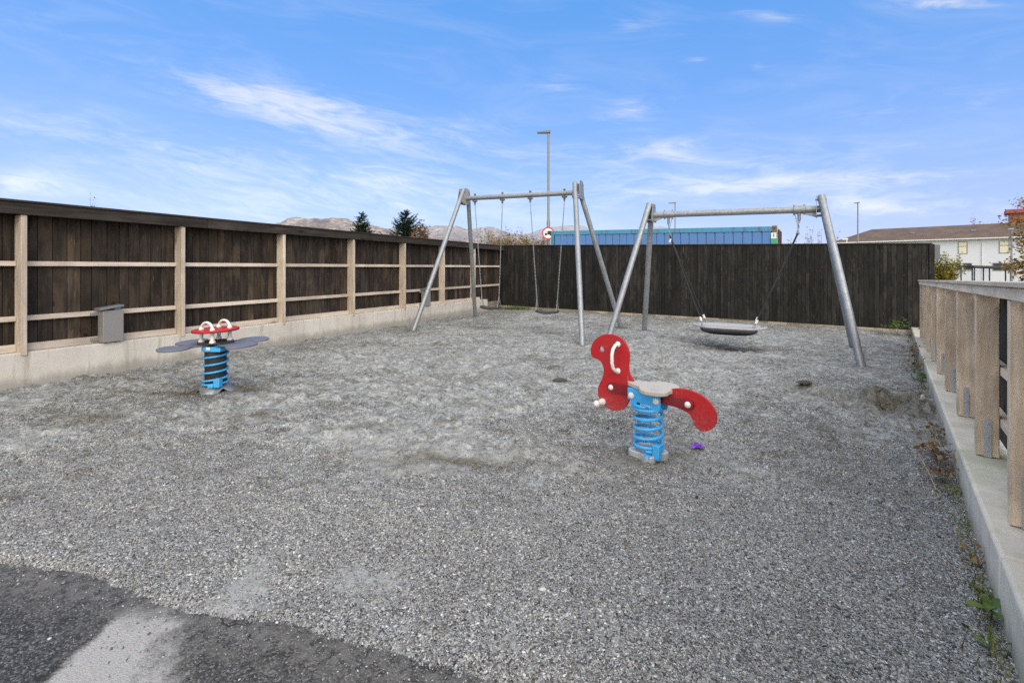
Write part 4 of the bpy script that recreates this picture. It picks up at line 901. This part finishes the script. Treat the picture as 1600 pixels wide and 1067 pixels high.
# ------------------------------------------------------------------ street lamps and signs
def lamp(name,x,y,h,r,arm,label,m='lamp_grey',head='lamp_dark',group='street lamps'):
    z=float(land_z(np.array([x]),np.array([y]))[0]); t=thing(name,label,'street lamp',(x,y,z),0,group)
    MB().tube([(x,y,z),(x,y,z+(h-z)*.45),(x,y,z+(h-z)*.47),(x,y,h)],[r*1.25,r*1.2,r*.85,r*.7],12).build('pole',M[m],t,world=True)
    b=MB(); L=arm; hh=.24*abs(arm)**.5
    b.hexa([(x+.12*math.copysign(1,-L),y-.13,h-.02),(x+L,y-.10,h-.04),(x+L,y+.10,h-.04),(x+.12*math.copysign(1,-L),y+.13,h-.02),(x+.12*math.copysign(1,-L),y-.08,h+hh*.8),(x+L,y-.05,h+hh*.3),(x+L,y+.05,h+hh*.3),(x+.12*math.copysign(1,-L),y+.08,h+hh*.8)])
    b.build('lamp_head',M[head],t,world=True,bevel=.02); return t
lamp('street_lamp',2.16,27.,9.25,.085,-.66,'tall grey street lamp rising between the swing chains beside the round sign')
lamp('street_lamp',21.5,60.,9.75,.09,-.85,'distant street lamp above the blue container near the basket swing frame')
lamp('street_lamp',34.2,45.,7.65,.075,-.32,'slim street lamp left of the brown roofed building, its top in clear sky')
lamp('street_lamp',49.4,45.,5.05,.10,-.42,'pale short lamp post in front of the white building by the red chimney',head='lamp_grey')
lamp('street_lamp',51.5,70.,5.6,.10,-.75,'small white lamp just above the black fence left of the white building',m='sign_white',head='sign_white')
ts=thing('traffic_sign','round red ringed no lorries sign behind the container end','sign',(2.16,26.86,-.4)); cxs,cys,czs=2.13,26.80,3.28
b=MB(); b.tube([(cxs,cys,czs),(cxs,cys+.02,czs)] if 0 else [(cxs,cys+.02,czs),(cxs,cys,czs)],.30,32); b.build('face',M['sign_white'],ts,world=True)
b=MB(); n_=40
vs=[(cxs+r_*math.cos(2*math.pi*k/n_),cys-.004,czs+r_*math.sin(2*math.pi*k/n_)) for r_ in (.29,.375) for k in range(n_)]+[(cxs+r_*math.cos(2*math.pi*k/n_),cys+.024,czs+r_*math.sin(2*math.pi*k/n_)) for r_ in (.29,.375) for k in range(n_)]
fs=[]
for k in range(n_):
    q=(k+1)%n_; fs+=[(k,q,n_+q,n_+k),(2*n_+k,3*n_+k,3*n_+q,2*n_+q),(n_+k,n_+q,3*n_+q,3*n_+k),(k,2*n_+k,2*n_+q,q)]
b.add(vs,fs,.5); b.build('red_ring',M['sign_red'],ts,world=True)
b=MB(); y0,y1=cys-.006,cys-.001
for o_ in ([(-.03,.14),(.22,.14),(.22,-.08),(-.03,-.08)],[(-.05,.10),(-.11,.10),(-.20,-.02),(-.20,-.09),(-.05,-.09)]): b.prism([(cxs+u,czs+w) for u,w in o_],y0,y1,'y')
b.prism([(cxs-.13+.045*math.cos(a),czs-.10+.045*math.sin(a)) for a in [.5*k for k in range(12)]],y0-.002,y1,'y'); b.prism([(cxs+.13+.045*math.cos(a),czs-.10+.045*math.sin(a)) for a in [.5*k for k in range(12)]],y0-.002,y1,'y')
b.build('lorry_symbol',M['sign_black'],ts,world=True)
MB().prism([(cxs-.075,czs+.075),(cxs-.115,czs+.075),(cxs-.165,czs-.0),(cxs-.075,czs-.0)],y0-.004,y0-.001,'y').build('cab_window',M['sign_white'],ts,world=True)
MB().tube([(2.13,26.845,-.4),(2.13,26.845,3.55)],.03,10).build('post',M['lamp_grey'],ts,world=True)
bs=thing('bus_stop_sign','small blue sign on a thin pole left of the bus shelter','sign',(38.9,40.,-1.3))
MB().tube([(38.9,40.,-1.3),(38.9,40.,1.66)],.03,8).build('post',M['lamp_grey'],bs,world=True)
MB().box(38.74,39.02,39.93,39.96,1.25,1.62).build('panel',M['sign_blue'],bs,world=True,bevel=.01)
MB().box(38.77,38.93,39.915,39.928,1.35,1.52).build('symbol',M['sign_white'],bs,world=True)

# ------------------------------------------------------------------ bus shelter
st=thing('bus_shelter','dark framed glass bus shelter in front of the white building','bus shelter',(41.9,40.,-1.3)); 
MB().hexa([(39.9,39.3,1.28),(43.0,39.0,1.15),(43.0,40.8,1.15),(39.9,41.,1.28),(39.9,39.3,1.46),(43.0,39.0,1.36),(43.0,40.8,1.36),(39.9,41.,1.46)]).build('roof',M['dark_metal'],st,world=True,bevel=.03)
for x in (40.3,41.3,42.3,42.85): MB().box(x-.035,x+.035,40.80,40.87,-1.3,1.30).build('post',M['dark_metal'],st,world=True)
for x in (40.05,42.75): MB().box(x-.035,x+.035,39.38,39.45,-1.3,1.28).build('post',M['dark_metal'],st,world=True)
def glass_mat():
    m,t=new_mat('shelter_glass'); n=t.noise(None,3.,2.); finish(t,(.80,.88,.88),t.math('MULTIPLY',n,.1),0.,Transmission_Weight=.92,IOR=1.1,Alpha=.35); return m
M['glass']=glass_mat()
for x0,x1 in ((40.36,41.24),(41.36,42.24),(42.36,42.8)): MB().box(x0,x1,40.825,40.84,-1.0,1.1).build('glass_pane',M['glass'],st,world=True)
MB().box(40.3,42.6,40.35,40.7,-.9,-.85).build('bench',M['kerb_wood'],st,world=True)

# ------------------------------------------------------------------ white building
hb=thing('building','long white two storey building with brown tiled roof','building',(54.7,72.,-1.3),R(-45))
# local x runs along the front to the right, local +y is away
zg=-1.35; ev=5.30
MB().box(-3,33,0,10,zg,ev).build('wall',M['white_wall'],hb)
b=MB(); b.add([(-3.6,-.55,ev-.02),(33.6,-.55,ev-.02),(33.6,5.,7.55),(1.2,5.,7.55),(-3.6,10.55,ev-.02),(33.6,10.55,ev-.02)],[(0,1,2,3),(3,2,5,4),(0,3,4)],.5); 
rf=b.build('roof',M['roof'],hb,smooth=0); sd=rf.modifiers.new('thick','SOLIDIFY'); sd.thickness=.16
MB().box(-3.5,33.5,-.68,-.56,ev-.12,ev+.02).build('gutter',M['sign_white'],hb,bevel=.02)
MB().box(-3.5,33.5,-.55,-.02,ev-.16,ev-.06).build('soffit',M['white_wall'],hb)
MB().tube([(13.7,-.06,zg),(13.7,-.06,ev-.1)],.06,8).build('downpipe',M['white_wall'],hb)
b=MB(); b.add([(5.6,.95,5.96),(6.2,.95,5.96),(6.2,1.15,6.2),(5.6,1.15,6.2)],[(0,1,2,3)]); 
for x in (6.1,12.6): MB().box(x,x+.55,2.1,2.55,6.40,6.62).build('roof_vent',M['lamp_grey'],rf,bevel=.03)
def win(x0,x1,z0,z1,mat,bar):
    f=MB(); fw=.09
    f.box(x0-fw,x1+fw,-.05,-.002,z0-fw,z0); f.box(x0-fw,x1+fw,-.05,-.002,z1,z1+fw); f.box(x0-fw,x0,-.05,-.002,z0,z1); f.box(x1,x1+fw,-.05,-.002,z0,z1)
    if bar: f.box(x0,x1,-.05,-.002,z0+(z1-z0)*.60,z0+(z1-z0)*.60+.08)
    w=f.build('window',M['frame_grey'],hb); MB().box(x0,x1,-.02,-.003,z0,z1).build('pane',M[mat],w)
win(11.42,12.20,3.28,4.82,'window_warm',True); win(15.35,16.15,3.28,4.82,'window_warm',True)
for x0,x1 in ((10.85,11.55),(11.92,12.65),(14.75,15.55),(15.85,16.6)): win(x0,x1,.92,1.84,'window_dark',False)
MB().box(16.4,21.,4.2,6.6,6.9,8.75).box(18.6,19.2,4.14,4.19,8.2,8.6).build('chimney',M['brick_red'],hb)
MB().box(16.0,21.5,3.8,7.,8.76,9.35).build('chimney_cap',M['brick_cap'],hb,bevel=.05)

# ------------------------------------------------------------------ trees and bushes
def spruce(x,y,z0,ztop,rad,label,seed):
    random.seed(seed); t=thing('spruce_tree',label,'tree',(x,y,z0),0,'dark spruces beyond the brown fence')
    MB().tube([(x,y,z0),(x,y,ztop-.1)],[.14,.012],8).build('trunk',M['bark'],t,world=True)
    b=MB(); H=ztop-z0; lv=int(H*6.5)
    for i in range(lv):
        f=i/lv; z=z0+.7+(H-.75)*f; R0=rad*(1-f)**.8*random.uniform(.75,1.2)+.08
        for k in range(10 if f<.8 else 6):
            a=k*6.283/8+random.uniform(-.35,.35)+i; L=R0*random.uniform(.65,1.2)
            d=Vector((math.cos(a),math.sin(a),random.uniform(.12,.5)*(.6+f))); p=Vector((x,y,z)); nseg=max(3,int(L/.06))
            for s_ in range(1,nseg+1):
                u=s_/nseg; c=p+d*L*u+Vector((0,0,-.10*L*math.sin(u*3.14)))
                wl=.17*(1.15-u*.7)
                for q in range(4):
                    e=Vector((random.gauss(0,1),random.gauss(0,1),random.gauss(0,.45))).normalized()*wl+d*wl*.8; w_=e.cross(Vector((random.random(),random.random(),1))).normalized()*.036
                    b.add([c-w_,c+w_,c+e],[(0,1,2)])
    b.add([(x-.03,y,ztop-.3),(x+.03,y,ztop-.3),(x,y,ztop)],[(0,1,2)])
    b.build('crown',M['spruce'],t,world=True,smooth=0)
spruce(-11.55,35.,-.4,5.55,1.75,'narrower dark green spruce standing left of the other spruce',3)
spruce(-7.5,32.,-.4,5.35,2.5,'broader dark green spruce beside the rust coloured bush',5)
def bush(x,y,z0,h,w,m,label,n,size,seed,name='shrub',cat='bush',group=None,twigs=14,lobes=9,aspect=.5):
    random.seed(seed); t=thing(name,label,cat,(x,y,z0),0,group)
    b=MB(); lb=MB()
    for i in range(twigs):
        a=random.random()*6.28; q=Vector((x+math.cos(a)*w*random.uniform(.1,.95),y+math.sin(a)*w*random.uniform(.1,.8),z0+h*random.uniform(.6,1.05)))
        m_=Vector((x+(q.x-x)*.4,y+(q.y-y)*.4,z0+(q.z-z0)*.55)); b.tube([(x,y,z0),m_,q],[.022*h*.5,.012*h*.5,.003],5)
        for k in range(3):
            r=m_.lerp(q,random.random()); e=r+Vector((random.gauss(0,.18*w),random.gauss(0,.18*w),random.uniform(.05,.25)*h)); b.tube([r,e],[.006,.002],4)
            for _ in range(n//(twigs*3)):
                u=random.random(); p=r.lerp(e,u)+Vector((random.gauss(0,.055*w),random.gauss(0,.055*w),random.gauss(0,.055*h)))
                aa=random.random()*6.28; s_=size*random.uniform(.5,1.3); di=Vector((math.cos(aa),math.sin(aa),random.uniform(-.7,.6))).normalized(); si=di.cross(Vector((random.gauss(0,1),random.gauss(0,1),1))).normalized()
                lb.add([p,p+di*s_*.5+si*s_*aspect*.6,p+di*s_,p+di*s_*.5-si*s_*aspect*.6],[(0,1,2,3)])
    b.build('branches',M['twig'],t,world=True); lb.build('foliage',m,t,world=True,smooth=0)
GA_='autumn bushes beyond the fences'
bush(-6.0,29.,-.4,3.9,1.05,M['rust_leaf'],'rust orange bush right beside the broader spruce',4200,.13,21,group=GA_)
for k,(x,y,h,w,m,l,n) in enumerate([(-4.6,31.,3.7,.8,'rust_leaf','thin brown leafless bush between the rust bush and the swing leg',260),(-2.9,30.,3.15,1.5,'gold_leaf','low straw coloured bush seen just left of the swing frame back leg',2400),(-1.3,27.,3.25,1.5,'gold_leaf','straw coloured bush rising behind the corner of the two fences',8000),
     (-.25,27.5,3.45,1.5,'gold_leaf','golden brown bush seen between the left swing chains',9000),(.75,27.,3.2,1.5,'gold_leaf','golden brown bush seen between the second and third swing chains',8000),(1.55,28.5,3.05,1.1,'gold_leaf','straw coloured bush directly left of the round sign',5000),(-.8,31.,3.7,.8,'rust_leaf','thin twiggy bush poking above the golden bushes',300)]):
    bush(x,y,-.4,h,w,M[m],l,n,.10,40+k,group=GA_,twigs=14 if n<500 else 42)
bush(13.9,20.5,-.8,3.6,.9,M['pale_leaf'],'sparse pale green bush above the black fence right of the container',520,.09,61)
bush(11.9,19.2,-.7,2.9,.4,M['pale_leaf'],'small pale bush at the right end of the blue container',260,.08,62)
bush(27.75,29.5,-1.2,2.75,1.35,M['yellow_leaf'],'yellow and green leafy bush right of the end of the black fence',11000,.12,63,twigs=34)
def tree(x,y,z0,h,w,m,label,n,size,seed):
    random.seed(seed); t=thing('autumn_tree',label,'tree',(x,y,z0))
    b=MB(); b.tube([(x,y,z0),(x+.05,y,z0+h*.3),(x,y+.05,z0+h*.7),(x,y,z0+h*.95)],[.12,.10,.06,.02],10); lb=MB()
    for i in range(46):
        f=random.uniform(.22,.95); a=random.random()*6.28; o_=Vector((x,y,z0+h*f)); L=w*random.uniform(.5,1.1)*(1-.55*abs(f-.5)); e=o_+Vector((math.cos(a)*L,math.sin(a)*L,random.uniform(.0,.45)*L)); b.tube([o_,o_.lerp(e,.5)+Vector((0,0,.06)),e],[.028,.015,.005],5)
        for k in range(n//46):
            p=o_.lerp(e,random.uniform(.35,1.08))+Vector((random.gauss(0,.11),random.gauss(0,.11),random.gauss(0,.10))); aa=random.random()*6.28; s_=size*random.uniform(.6,1.3)
            di=Vector((math.cos(aa),math.sin(aa),random.uniform(-.9,.3))).normalized(); si=di.cross(Vector((random.gauss(0,1),random.gauss(0,1),1))).normalized()
            lb.add([p,p+di*s_*.4+si*s_*.32,p+di*s_,p+di*s_*.4-si*s_*.32],[(0,1,2,3)])
    b.build('trunk',M['bark'],t,world=True); lb.build('crown',m,t,world=True,smooth=0)
tree(14.75,12.3,-1.0,4.2,1.05,M['autumn'],'yellow brown autumn tree at the right edge beyond the low fence',9000,.085,71)
for k,(x,y,h,l) in enumerate([(98.,96.,11.3,'distant green treetop above the brown roof, the larger one'),(101.5,96.,11.0,'distant thin treetop above the brown roof next to the larger one')]):
    bush(x,y,-1.3,h,1.6-.6*k,M['pale_leaf'] if k else M['lime_leaf'],l,700-400*k,.35,80+k,'distant_tree','tree')
bush(-33.6,36.5,-.4,6.4,.45,M['rust_leaf'],'tiny dark bush top just above the brown fence cap at left',200,.14,91)

# ------------------------------------------------------------------ mountains
def ridge(name,pts,dist,depth,far,seed,na=420,nd=70,rough=1.):
    us=np.array([(p[0]-800)/711. for p in pts]); hs=np.array([(418.5-p[1])/711. for p in pts])
    u=np.linspace(us[0],us[-1],na); k=np.linspace(0,1,nd); U,K=np.meshgrid(u,k)
    Yv=dist-depth*(1-K)*(1.) ; Yv=np.where(K<=.8,dist-depth*(1-K/.8),dist+depth*.5*(K-.8)/.2)
    prof=np.interp(U,us,hs)*dist; rise=np.where(K<=.8,sst(0,.8,K)*.55+.45*(K/.8)**1.6,1-.5*((K-.8)/.2))
    Xv=U*dist*(.35+.65*Yv/dist) if 0 else U*Yv
    nz=fbm(Xv/190+seed,Yv/190,6,.55); rd_=1-np.abs(fbm(Xv/120+seed*2,Yv/160,5,.55))*1.6
    Zv=prof*rise*(1+.0*nz)+rough*(nz*26+rd_*20-14)*np.clip(rise*(1-.62*sst(.6,.8,K)),0,1)*sst(0,.25,K)-2
    ii=np.arange(U.size).reshape(U.shape); FM=np.stack([ii[:-1,:-1],ii[:-1,1:],ii[1:,1:],ii[1:,:-1]],-1).reshape(-1,4)
    o=mesh_np(name,np.stack([Xv.ravel(),Yv.ravel(),Zv.ravel()],1),FM,M['mountain']); tag(o,kind='structure')
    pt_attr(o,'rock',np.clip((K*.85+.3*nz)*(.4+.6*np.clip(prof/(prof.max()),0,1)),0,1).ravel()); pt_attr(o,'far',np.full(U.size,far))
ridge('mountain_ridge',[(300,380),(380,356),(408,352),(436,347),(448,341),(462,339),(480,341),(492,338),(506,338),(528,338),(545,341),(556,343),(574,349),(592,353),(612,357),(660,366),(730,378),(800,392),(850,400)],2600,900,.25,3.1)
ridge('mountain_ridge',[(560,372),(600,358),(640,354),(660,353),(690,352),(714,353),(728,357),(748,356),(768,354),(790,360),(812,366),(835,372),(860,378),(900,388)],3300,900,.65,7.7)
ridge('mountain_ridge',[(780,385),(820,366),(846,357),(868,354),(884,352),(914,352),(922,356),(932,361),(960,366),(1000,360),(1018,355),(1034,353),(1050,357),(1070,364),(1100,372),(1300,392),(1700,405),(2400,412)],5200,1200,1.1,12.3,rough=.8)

# ------------------------------------------------------------------ sky, sun, camera
SUN_EL,SUN_AZ=R(34),R(160)      # azimuth clockwise from +Y: behind the camera to the right
w=bpy.data.worlds.new('World'); sc.world=w; w.use_nodes=True; nt=w.node_tree; nt.nodes.clear(); t=NT(nt)
sky=t.N('ShaderNodeTexSky',{'sky_type':'NISHITA'}); sky.sun_disc=False; sky.sun_elevation=SUN_EL; sky.sun_rotation=SUN_AZ; sky.air_density=1.; sky.dust_density=.6; sky.ozone_density=2.
D=t.n.new('ShaderNodeTexCoord').outputs['Generated']; sp=t.N('ShaderNodeSeparateXYZ',i0=D)
yy=t.math('MAXIMUM',sp.outputs[1],.08); u=t.math('DIVIDE',sp.outputs[0],yy); v=t.math('DIVIDE',sp.outputs[2],yy)
grad=t.ramp(sp.outputs[2],(.0,(.37,.43,.74)),(.08,(.325,.405,.76)),(.2,(.215,.365,.77)),(.34,(.125,.315,.75)),(.5,(.082,.295,.74)),(.62,(.22,.42,.84)),(.80,(1.45,1.45,1.47)),(1.,(1.7,1.68,1.66)))  # white stops overhead are out of view, added to neutralise the blue light
# unseen warm haze added behind the viewer as soft frontal fill
hz=t.step(.05,-.75,sp.outputs[1]); grad=t.mix(t.math('MULTIPLY',hz,.92),grad,(2.35,2.10,1.78))
dr=t.math('MULTIPLY',t.math('MINIMUM',u,0.),.22); vt=t.math('ADD',v,dr); vt=t.math('ADD',vt,t.math('MULTIPLY',t.math('MAXIMUM',u,0.),-.02))
cv=t.N('ShaderNodeCombineXYZ',i0=t.math('MULTIPLY',u,2.1),i1=t.math('MULTIPLY',vt,9.5),i2=.37).outputs[0]
s1=t.noise(cv,1.35,9.,.62,.9); cv2=t.N('ShaderNodeCombineXYZ',i0=t.math('MULTIPLY',u,7.),i1=t.math('MULTIPLY',vt,34.),i2=3.1).outputs[0]; s2=t.noise(cv2,1.2,7.,.65,1.2)
uv=t.N('ShaderNodeCombineXYZ',i0=u,i1=v,i2=0.).outputs[0]
def blob(u0,v0,su,sv,amp,tilt=0.):
    mp=t.N('ShaderNodeMapping',{'vector_type':'TEXTURE'},Vector=uv,Location=(u0,v0,0.),Rotation=(0.,0.,math.atan(tilt)),Scale=(su*2.1,sv*2.1,1.))
    return t.N('ShaderNodeTexGradient',{'gradient_type':'QUADRATIC_SPHERE'},Vector=mp.outputs[0]).outputs['Fac'],amp
tot=None
for a in [(-.44,.35,.19,.045,.66,-.17),(-.60,.375,.17,.03,.45,-.25),(-.80,.265,.50,.055,.62,-.16),(-1.1,.185,.17,.035,.75,-.05),(-.30,.30,.35,.05,.30,-.12),(.66,.190,.36,.024,.95,.03),(.80,.135,.14,.022,.6,0.),(.26,.345,.085,.03,.75,.12),(.10,.395,.07,.028,.6,-.1),(-.10,.31,.20,.03,.25,0),
          (.95,.583,.13,.016,1.0,0.),(.26,.53,.075,.02,.7,0),(.56,.555,.09,.018,.7,-.1),(.54,.445,.03,.02,.6,0),(.41,.455,.05,.015,.55,-.2),(.80,.335,.11,.03,.42,.1),(1.02,.36,.08,.025,.42,.1),(.95,.27,.3,.02,.18,0),(-.25,.195,.10,.025,.55,-.05),(.30,.16,.75,.08,.36,0.),(-.55,.13,.6,.06,.42,0.),(-.62,.40,.35,.05,.35,-.22),(.0,.25,.5,.05,.22,-.05),(.42,.24,.5,.035,.28,.02),(.95,.14,.25,.03,.45,0.),(.33,.27,.12,.03,.45,0.)]:
    bb,am=blob(*a); tot=t.math('MULTIPLY_ADD',bb,am*1.15,0. if tot is None else tot)
den=t.math('ADD',t.math('MULTIPLY',s1,.52),t.math('MULTIPLY',s2,.66))
cl=t.math('MULTIPLY',t.step(.45,.90,t.math('ADD',den,t.math('MULTIPLY_ADD',tot,.25,-.12))),t.math('MINIMUM',t.math('MULTIPLY',tot,1.35),1.))
veil=t.math('MULTIPLY',t.step(.42,.75,s1),.15); cl=t.math('ADD',cl,veil,clamp=True)
front=t.step(.0,.1,sp.outputs[1]); cl=t.math('MULTIPLY',cl,front)
skyc=t.mix(t.math('MULTIPLY',cl,.82),grad,(.74,.72,.78))
b1=t.N('ShaderNodeBackground',Color=sky.outputs[0],Strength=.05); b2=t.N('ShaderNodeBackground',Color=skyc,Strength=1.0)
ad=t.N('ShaderNodeAddShader'); t.l.new(b1.outputs[0],ad.inputs[0]); t.l.new(b2.outputs[0],ad.inputs[1]); wo=t.n.new('ShaderNodeOutputWorld'); t.l.new(ad.outputs[0],wo.inputs[0])
sl=bpy.data.lights.new('sun','SUN'); sl.energy=1.15; sl.angle=R(30); sl.color=(1.,.90,.76); so=bpy.data.objects.new('sun',sl); col.objects.link(so)
sd_=Vector((math.sin(SUN_AZ)*math.cos(SUN_EL),math.cos(SUN_AZ)*math.cos(SUN_EL),math.sin(SUN_EL))); so.rotation_euler=sd_.to_track_quat('Z','Y').to_euler(); so.location=(4,-6,9)
cam=bpy.data.cameras.new('camera'); co=bpy.data.objects.new('camera',cam); col.objects.link(co); co.location=(0,0,1.25); co.rotation_euler=(R(90),0,0)
cam.sensor_width=36.; cam.lens=36*711/1600.; cam.shift_y=-115/1600.; cam.clip_start=.05; cam.clip_end=20000; sc.camera=co
sc.view_settings.view_transform='Standard'; sc.view_settings.look='None'; sc.view_settings.exposure=0; sc.view_settings.gamma=1
sc.cycles.use_denoising=False; sc.cycles.max_bounces=6; sc.cycles.transparent_max_bounces=6
